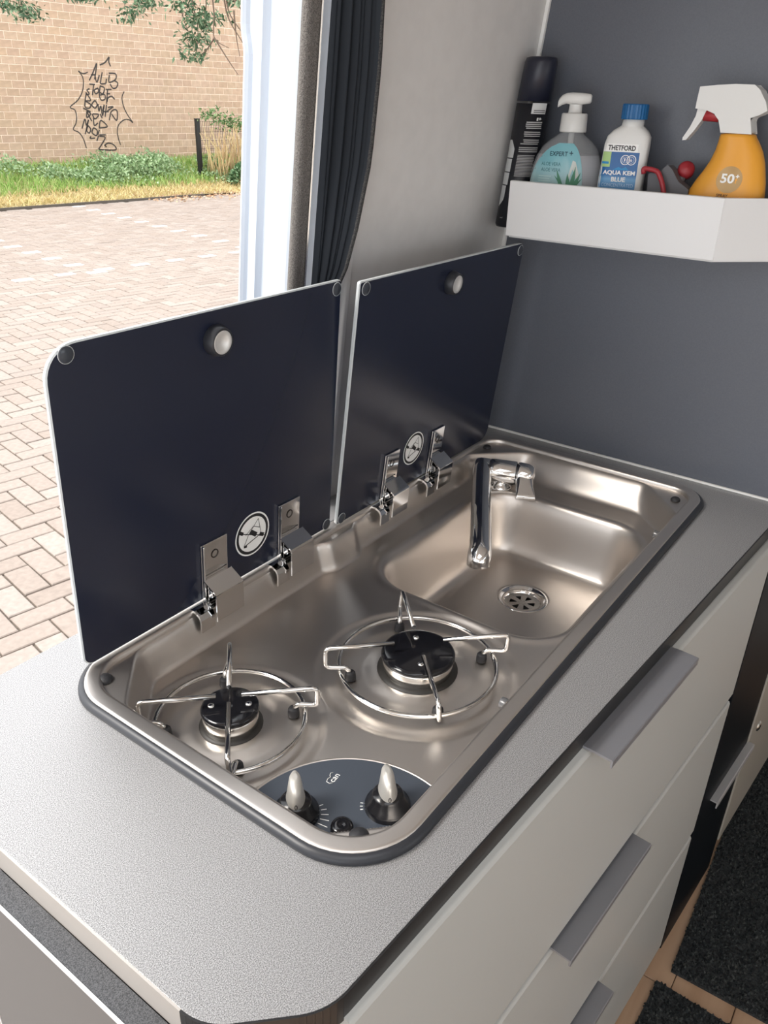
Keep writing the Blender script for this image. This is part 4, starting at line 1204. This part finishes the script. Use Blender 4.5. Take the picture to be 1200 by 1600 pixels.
def block_shape():
    a, h = BW / 2 - 0.0085, BH / 2 - 0.0080; c = 0.004
    vv = [(-a, 0, -h), (a, 0, -h), (a, 0, h), (-a, 0, h), (-a, .003, -h), (a, .003, -h), (a, .003, h), (-a, .003, h), (-a + c, .005, -h + c), (a - c, .005, -h + c), (a - c, .005, h - c), (-a + c, .005, h - c)]
    return vv, [(0, 1, 5, 4), (1, 2, 6, 5), (2, 3, 7, 6), (3, 0, 4, 7), (4, 5, 9, 8), (5, 6, 10, 9), (6, 7, 11, 10), (7, 4, 8, 11), (8, 9, 10, 11)]
bv, bf = block_shape()
bme = MB().add(bv, [f[::-1] for f in bf]).mesh('brick', BRK_O)
blocks = []
for r in range(-2, 33):
    for c in range(-30, 50):
        blocks.append(((c + 0.5 * (r % 2)) * BW, -0.111 + (r + .5) * BH))
def wall_view(u, z):
    q = project(wp(u, z))
    if q and -14 < q[0] < 390 and -8 < q[1] < 262: return q[2]
    return None
seen = sorted([(wall_view(*b), n) for n, b in enumerate(blocks) if wall_view(*b)])[:300]
single = {n for _, n in seen}
allv = []; allf = []
for n, (u, z) in enumerate(blocks):
    off = rg.uniform(-.0045, -0.003)
    P = wp(u, z, off)
    if n in single:
        o = bpy.data.objects.new('brick', bme); COL.objects.link(o); o.parent = WALL
        o.location = P; o.rotation_euler = (0, 0, WA + math.pi)
    else:
        b0 = len(allv)
        allv += [tuple(P + WE * p[0] + WN * p[1] + Vector((0, 0, p[2]))) for p in bv]
        allf += [tuple(q + b0 for q in f) for f in bf]
fb = MB().add(allv, allf).build('outer_bricks', BRK, WALL, fix=False); fb['kind'] = 'stuff'
# graffiti strokes
GS = [[(2.431,2.046),(2.587,2.107),(2.713,2.227),(2.69,2.134),(2.724,2.028)],[(2.087,1.88),(1.986,1.846),(1.903,1.858),(1.843,1.893),(1.929,1.783),(1.933,1.631),(1.865,1.445),(1.723,1.272),(1.5,1.122),(1.613,1.061),(1.636,0.913),(1.594,0.772),(1.505,0.638),(1.646,0.566),(1.739,0.421),(1.785,0.218)],[(3.031,1.488),(2.951,1.358),(2.965,1.164),(3.052,0.97),(3.185,0.789),(3.078,0.855),(2.93,0.846),(2.77,0.739),(2.707,0.591),(2.715,0.426),(2.756,0.275)],[(2.098,1.705),(2.22,1.87),(2.348,2.073),(2.319,1.95),(2.247,1.732)],[(2.164,1.822),(2.292,1.834)],[(2.268,1.81),(2.296,1.672),(2.388,1.83)],[(2.476,1.895),(2.411,1.722),(2.399,1.644),(2.528,1.648)],[(2.574,1.759),(2.538,1.648)],[(2.6,1.861),(2.602,1.85)],[(2.652,1.878),(2.841,1.869),(2.823,1.751),(2.633,1.683),(2.666,1.84)],[(2.657,1.644),(2.724,1.552),(2.829,1.578),(2.873,1.674),(2.788,1.719)],[(2.085,1.627),(2.24,1.624)],[(2.079,1.527),(2.007,1.494),(2.052,1.418),(1.971,1.393)],[(2.198,1.608),(2.135,1.389)],[(2.306,1.548),(2.201,1.499),(2.228,1.422),(2.314,1.471),(2.306,1.548)],[(2.363,1.597),(2.484,1.553),(2.425,1.426),(2.341,1.456)],[(2.37,1.581),(2.322,1.393),(2.364,1.283),(2.469,1.317),(2.463,1.411),(2.341,1.393)],[(2.519,1.523),(2.68,1.527)],[(2.569,1.524),(2.492,1.206)],[(2.525,1.428),(2.626,1.431)],[(2.519,1.254),(2.551,1.334),(2.658,1.376),(2.739,1.306)],[(1.98,1.447),(1.894,1.15),(2.003,1.105),(2.054,1.184),(1.931,1.26),(2.069,1.278),(1.961,1.447)],[(2.186,1.28),(2.084,1.184),(2.16,1.107),(2.231,1.186),(2.186,1.28)],[(2.253,1.203),(2.258,1.044),(2.325,1.156),(2.341,0.933),(2.42,1.189)],[(2.427,1.173),(2.368,1.045),(2.526,1.031)],[(2.49,1.19),(2.409,0.917)],[(2.52,1.127),(2.664,1.144),(2.488,1.046)],[(2.518,0.837),(2.585,1.015),(2.696,1.08),(2.771,1.033),(2.722,0.837),(2.6,0.983)],[(1.839,1.103),(2.03,1.026)],[(1.937,1.057),(1.903,0.899),(2.022,0.979),(1.932,1.025),(2.027,0.82)],[(2.061,0.979),(2.123,0.868),(2.236,0.964),(2.081,0.979)],[(2.088,0.9),(2.081,0.724),(2.188,0.78)],[(2.278,0.981),(2.324,0.885)],[(2.212,0.675),(2.276,0.836),(2.437,0.699),(2.201,0.667)],[(1.737,0.653),(1.849,0.867),(1.865,0.724),(1.944,0.852),(1.805,0.533)],[(1.904,0.724),(1.857,0.613),(1.917,0.556),(1.97,0.644),(1.904,0.724)],[(2.053,0.676),(1.996,0.564),(2.105,0.498),(2.142,0.611),(2.053,0.676)],[(2.205,0.627),(2.147,0.514)],[(1.954,0.483),(1.927,0.435),(2.057,0.442)],[(2.187,0.513),(2.368,0.512)],[(2.165,0.497),(2.096,0.376)],[(2.182,0.481),(2.331,0.463),(2.298,0.381),(2.117,0.187)],[(2.293,0.283),(2.347,0.232),(2.314,0.282),(2.421,0.322),(2.559,0.278),(2.593,0.161),(2.116,0.179)]]
gm = MB()
for s_ in GS:
    P = [Vector((p[0], p[1], 0)) for p in s_]
    P = bez(P, 5) if len(P) > 2 else P
    big = len(s_) > 9
    wdt = 0.016 if not big else 0.013
    L_, R2 = [], []
    for i in range(len(P)):
        d = (P[min(i + 1, len(P) - 1)] - P[max(i - 1, 0)])
        d = d.normalized() if d.length > 1e-6 else Vector((1, 0, 0))
        n_ = Vector((-d.y, d.x, 0)) * wdt
        L_.append(P[i] + n_); R2.append(P[i] - n_)
    vv = [wp(p.x, p.y, 0.0035) for p in L_] + [wp(p.x, p.y, 0.0035) for p in R2]
    m_ = len(P)
    gm.add(vv, [(i, i + 1, m_ + i + 1, m_ + i) for i in range(m_ - 1)])
g_ = gm.build('graffiti', mat('graffiti_paint', (0.035, 0.028, 0.024), 0.7), WALL, fix=False)
g_['label'] = 'black sprayed graffiti lettering in a jagged outline'

# ================================================================== planted strip between car park and wall
def kerb_y(x): return 15.0 - (x - 8.39) * 0.105
def wall_y(x): return WO.y - (x - WO.x) * math.tan(math.radians(5))
def strip_z(x, y):
    k = kerb_y(x); t = (y - k) / (wall_y(x) - k)
    return ZG + 0.02 + 0.40 * float(sst(t)) + 0.02 * math.sin(x * 2.1 + y * 3)
soil = MB()
nx_, ny_ = 70, 14
vv = []
for i in range(nx_ + 1):
    x = 1.0 + 24 * i / nx_
    for j in range(ny_ + 1):
        y = kerb_y(x) + (wall_y(x) - kerb_y(x)) * j / ny_
        vv.append((x, y, strip_z(x, y)))
soil.add(vv, [(i * (ny_ + 1) + j, (i + 1) * (ny_ + 1) + j, (i + 1) * (ny_ + 1) + j + 1, i * (ny_ + 1) + j + 1) for i in range(nx_) for j in range(ny_)], 0, True)
gs = tag(soil.build('grass_verge', speckle('dry_soil', (0.300, 0.250, 0.120), (0.440, 0.359, 0.200), 3, 0.95), None, fix=False), 'sloping verge between car park and wall', None, None, 'structure')
ke = MB()
for (x0, x1) in ((1.0, 13.0),):
    vs_ = [(x, kerb_y(x) + d, ZG + z) for z in (-0.1, 0.045) for d in (-0.03, 0.02) for x in (x0, x1)]
    ke.add(vs_, [(0, 2, 3, 1), (4, 5, 7, 6), (0, 1, 5, 4), (2, 6, 7, 3), (0, 4, 6, 2), (1, 3, 7, 5)])
ke.build('edging', mat('edging_dark', (0.10, 0.085, 0.07), 0.9), gs)

def blades(n, xr, tr, h, w_, seed, lean=0.5):
    q = np.random.RandomState(seed)
    v, f = [], []
    for k in range(n):
        x = q.uniform(*xr); t = q.uniform(*tr)
        y = kerb_y(x) + (wall_y(x) - kerb_y(x)) * t
        z = strip_z(x, y); hh = h * q.uniform(.5, 1.3); a = q.uniform(0, 6.28)
        dx, dy = math.cos(a) * w_, math.sin(a) * w_
        lx, ly = q.normal(0, lean * hh, 2)
        b0 = len(v)
        v += [(x - dx, y - dy, z - .01), (x + dx, y + dy, z - .01), (x + dx * .6 + lx * .45, y + dy * .6 + ly * .45, z + hh * .6), (x - dx * .6 + lx * .45, y - dy * .6 + ly * .45, z + hh * .6), (x + lx, y + ly, z + hh)]
        f += [(b0, b0 + 1, b0 + 2, b0 + 3), (b0 + 3, b0 + 2, b0 + 4)]
    return v, f
DRY = varied('dry_grass', [(0.520, 0.420, 0.190), (0.659, 0.549, 0.279), (0.599, 0.459, 0.240), (0.400, 0.379, 0.150)], 0.9)
GRN = varied('green_grass', [(0.159, 0.300, 0.059), (0.259, 0.420, 0.100), (0.359, 0.499, 0.159), (0.420, 0.440, 0.180)], 0.9)
WEED = varied('weed_leaf', [(0.13, 0.22, 0.09), (0.22, 0.34, 0.15), (0.33, 0.45, 0.24), (0.42, 0.54, 0.32), (0.18, 0.28, 0.13)], 0.8)
v, f = blades(9000, (4, 17), (0.0, 0.34), 0.10, 0.010, 1, 0.8)
tag(MB().add(v, f).build('dry_grass', DRY, None, fix=False), 'strawy dry grass along the car park edge', 'grass', None, 'stuff')
v, f = blades(14000, (6, 19), (0.28, 0.965), 0.17, 0.012, 2, 0.4)
tag(MB().add(v, f).build('green_grass', GRN, None, fix=False), 'fresh green grass below the block wall', 'grass', None, 'stuff')
q = np.random.RandomState(4)
v, f = [], []
def leaf(v, f, p, d, l, w_):
    d = Vector(d).normalized(); s_ = d.orthogonal().normalized()
    s_ = Matrix.Rotation(q.uniform(0, 6.28), 3, d) @ s_ * w_
    b0 = len(v); p = Vector(p)
    v += [tuple(p), tuple(p + d * l * .45 + s_), tuple(p + d * l), tuple(p + d * l * .45 - s_)]
    f.append((b0, b0 + 1, b0 + 2, b0 + 3))
for (xc, t, rx, rz, n) in ((11.0, .55, .5, .30, 500), (10.4, .7, .4, .34, 350), (12.0, .45, .7, .34, 700), (12.6, .52, .7, .42, 900), (13.1, .5, .6, .44, 900), (13.7, .55, .5, .42, 700), (14.1, .7, .4, .40, 500), (11.6, .5, .5, .22, 400), (12.9, .75, .7, .36, 500), (15.1, .5, .3, .40, 350), (14.6, .35, .35, .2, 250)):
    for k in range(n):
        x = xc + q.normal(0, rx * .55); tt = t + q.normal(0, .07)
        y = kerb_y(x) + (wall_y(x) - kerb_y(x)) * tt
        env = max(0.12, 1 - ((x - xc) / (rx * 1.3)) ** 2)
        z = strip_z(x, y) + rz * env * q.uniform(0.0, 1) ** .7
        leaf(v, f, (x, y, z), (q.normal(0, 1), q.normal(0, 1), q.uniform(.2, 1.4)), q.uniform(.05, .11), q.uniform(.012, .028))
tag(MB().add(v, f).build('weeds', WEED, None, fix=False), 'leafy blue green weeds in front of the block wall', 'weeds', None, 'stuff')
# fallen leaves at the end of the verge
v, f = [], []
for k in range(900):
    x = q.uniform(11.5, 16.5); y = kerb_y(x) + q.normal(0.0, .35)
    z = max(strip_z(x, y) if y > kerb_y(x) else ZG, ZG) + .012
    leaf(v, f, (x, y, z), (q.normal(), q.normal(), q.uniform(-.1, .35)), q.uniform(.05, .10), .02)
tag(MB().add(v, f).build('leaf_litter', varied('dead_leaf', [(0.420, 0.250, 0.140), (0.599, 0.420, 0.279), (0.499, 0.329, 0.220), (0.659, 0.520, 0.359)], 0.9), None, fix=False), 'fallen brown leaves on the paving by the shrub', 'leaves', None, 'stuff')

# ---- wire fence
fx, fyy = 14.56, 16.30
fe = empty('wire_fence', (fx, fyy, strip_z(fx, fyy)))
FB = mat('fence_black', (0.015, 0.015, 0.016), 0.5)
z0 = strip_z(fx, fyy) - .2
MB().box(fx - .055, fx + .055, fyy - .04, fyy + .04, z0, 0.935).build('post', FB, fe, .006)
MB().box(fx - .062, fx + .062, fyy - .047, fyy + .047, 0.9352, 0.955).build('post_cap', FB, fe, .006)
FD = Vector((math.cos(math.radians(-3)), math.sin(math.radians(-3)), 0))
wm = MB()
F0 = Vector((fx, fyy, 0)) + FD * .06
for k in range(47):
    p = F0 + FD * (0.055 * k)
    wm.tube([p + Vector((0, 0, z0 + .25)), p + Vector((0, 0, 0.90))], 0.0042, 4)
for z in (0.90, 0.66, 0.47, 0.28, 0.08, -0.10):
    for d in (-.007, .007):
        wm.tube([F0 + Vector((0, d, z)), F0 + FD * 2.55 + Vector((0, d, z))], 0.0045, 4)
m_ = wm.build('wire_mesh', FB, fe); m_['kind'] = 'stuff'
p2_ = F0 + FD * 2.6
MB().box(p2_.x - .055, p2_.x + .055, p2_.y - .04, p2_.y + .04, z0, 0.935).build('post', FB, fe, .006)
adopt(fe)
tag(fe, 'black wire mesh fence with square post beside the dry shrub', 'fence')

# ---- dry stalk shrub and ivy bush
ds = empty('dry_shrub', (15.0, 15.75, strip_z(15.0, 15.75)))
stm = MB()
for k in range(95):
    x = q.uniform(14.55, 16.0); y = 15.75 + q.normal(0, .16); z = strip_z(x, max(y, kerb_y(x))) - .02
    hh = q.uniform(.7, 1.35); lx, ly = q.normal(0, .26), q.normal(0, .14)
    pts = [(x, y, z), (x + lx * .3, y + ly * .3, z + hh * .4), (x + lx * .75, y + ly * .7, z + hh * .75), (x + lx * 1.3, y + ly, z + hh)]
    stm.tube(pts, .012, 5, radii=[.013, .011, .009, .004])
st_ = stm.build('stalks', varied('dry_stalk', [(0.520, 0.400, 0.200), (0.640, 0.520, 0.279), (0.459, 0.300, 0.159), (0.579, 0.459, 0.259)], 0.85), ds, fix=False)
v, f = [], []
for k in range(420):
    c = ((14.72, 15.9, 1.03), (15.3, 16.0, .85), (15.8, 16.0, .80))[q.randint(3)]
    leaf(v, f, (c[0] + q.normal(0, .17), c[1] + q.normal(0, .12), c[2] + q.normal(0, .09)), (q.normal(), q.normal(), q.uniform(-.2, 1)), q.uniform(.06, .13), .022)
MB().add(v, f).build('top_leaves', varied('shrub_leaf', [(0.05, 0.11, 0.04), (0.12, 0.22, 0.08), (0.24, 0.34, 0.16)], 0.75), ds, fix=False)['kind'] = 'stuff'
adopt(ds)
tag(ds, 'bleached dry stalks of a shrub growing through the fence', 'shrub')
iv = empty('ivy_bush', (15.1, 15.2, strip_z(15.1, 15.2)))
v, f = [], []
for k in range(1100):
    a = q.uniform(0, 6.28); e = q.uniform(0, 1.5)
    r0 = q.uniform(.75, 1.0)
    p = Vector((15.15 + .62 * r0 * math.cos(a) * math.cos(e), 15.2 + .34 * r0 * math.sin(a) * math.cos(e), strip_z(15.1, 15.2) + .03 + .46 * r0 * math.sin(e)))
    leaf(v, f, p, (math.cos(a) + q.normal(0, .5), math.sin(a) + q.normal(0, .5), math.sin(e) + q.normal(0, .5)), q.uniform(.07, .12), .035)
MB().add(v, f).build('foliage', varied('ivy_leaf', [(0.03, 0.08, 0.035), (0.08, 0.17, 0.07), (0.16, 0.28, 0.13), (0.32, 0.44, 0.26)], 0.5), iv, fix=False)['kind'] = 'stuff'
MB().tube([(15.15, 15.2, strip_z(15.1, 15.2) - .03), (15.12, 15.22, strip_z(15.1, 15.2) + .3)], .03, 6).build('stem', mat('bark', (0.12, 0.085, 0.06), 0.9), iv)
adopt(iv)
tag(iv, 'low dark ivy bush at the foot of the dry shrub', 'bush')

# ---- tree reaching in from the right
tr = empty('tree', (12.6, 9.0, ZG))
BARK = mat('bark', (0.12, 0.085, 0.06), 0.9)
MB().tube(bez([(12.6, 9.0, ZG - .1), (12.5, 9.05, 1.0), (12.3, 9.0, 2.6), (12.2, 8.9, 4.6)], 5), .15, 10, radii=[.19 - .006 * k for k in range(16)]).build('trunk', BARK, tr)
LIMB = [[(12.2, 8.95, 3.4), (11.2, 9.4, 3.6), (10.0, 10.2, 3.35), (9.3, 11.2, 3.05), (9.0, 12.2, 3.0), (9.0, 13.2, 3.0), (9.0, 14.6, 2.95)],
        [(12.3, 9.0, 2.7), (11.0, 9.1, 3.0), (9.8, 9.2, 2.85), (9.2, 9.5, 2.62)]]
for l_, r0 in zip(LIMB, (.06, .045)):
    brm = MB(); p = bez(l_, 6); brm.tube(p, r0, 7, radii=[r0 * (1 - .8 * k / (len(p) - 1)) for k in range(len(p))])
    brm.build('limb', BARK, tr)
def on9(y_, z_, x_=9.0): return Vector((x_, y_, z_))
TW = [[(9.62, 2.75), (9.60, 2.45), (9.62, 2.17), (9.40, 2.05)], [(9.62, 2.17), (9.85, 2.02), (10.0, 1.98)], [(9.62, 2.17), (9.42, 1.90), (9.28, 1.72)],
      [(9.45, 2.9), (9.40, 2.45), (9.20, 2.15), (9.02, 1.98)], [(9.40, 2.9), (9.38, 2.50), (9.12, 2.20), (8.9, 2.08)], [(9.35, 2.7), (9.1, 2.45), (8.9, 2.3)],
      [(10.15, 2.95), (10.12, 2.6), (10.05, 2.3), (10.12, 1.98)], [(9.75, 2.85), (9.75, 2.6), (9.85, 2.35)], [(10.35, 2.9), (10.3, 2.45), (10.2, 2.2)], [(10.9, 2.9), (10.95, 2.6)], [(11.5, 3.0), (11.5, 2.55)], [(12.6, 3.0), (12.6, 2.7)], [(14.2, 2.95), (14.15, 2.6)], [(14.8, 2.95), (14.8, 2.7)], [(9.3, 2.5), (9.28, 2.2), (9.24, 1.95)]]
for t_ in TW:
    twm = MB()
    p = bez([on9(*a, 9.0 + 0.05 * math.sin(7 * a[0])) for a in t_], 5)
    twm.tube(p, .009, 5, radii=[.013 * (1 - .7 * k / (len(p) - 1)) for k in range(len(p))])
    twm.build('twig', BARK, tr)
v, f = [], []
for (cy_, cz_, ry, rz, n) in ((10.18, 2.58, .11, .12, 120), (9.78, 2.46, .10, .08, 110), (9.98, 2.36, .09, .10, 110), (10.02, 2.20, .09, .09, 120), (10.10, 2.06, .08, .08, 60), (10.12, 1.95, .11, .05, 60), (11.10, 2.66, .22, .05, 110), (11.40, 2.56, .10, .07, 80), (11.55, 2.46, .08, .04, 30), (12.55, 2.76, .22, .03, 60), (14.12, 2.64, .16, .12, 220), (14.70, 2.76, .20, .08, 130), (9.1, 2.66, .08, .08, 50), (9.45, 2.66, .12, .05, 50)):
    for k in range(n):
        p = (9.0 + q.normal(0, .15), cy_ + q.normal(0, ry * .6), cz_ + q.normal(0, rz * .6))
        leaf(v, f, p, (q.normal(0, .6), q.normal(0, .6), q.uniform(-1.3, .3)), q.uniform(.06, .12), q.uniform(.012, .022))
# the crown above the frame
for k in range(2500):
    p = (11.0 + q.normal(0, 1.2), 9.6 + q.normal(0, 1.0), 4.6 + q.normal(0, .55))
    leaf(v, f, p, (q.normal(0, .6), q.normal(0, .6), q.uniform(-1.3, .3)), q.uniform(.10, .18), q.uniform(.03, .05))
MB().add(v, f).build('foliage', varied('tree_leaf', [(0.026, 0.064, 0.030), (0.053, 0.105, 0.053), (0.098, 0.165, 0.083), (0.210, 0.285, 0.180)], 0.7), tr, fix=False)['kind'] = 'stuff'
adopt(tr)
tag(tr, 'tree whose leafy twigs hang in front of the block wall', 'tree')
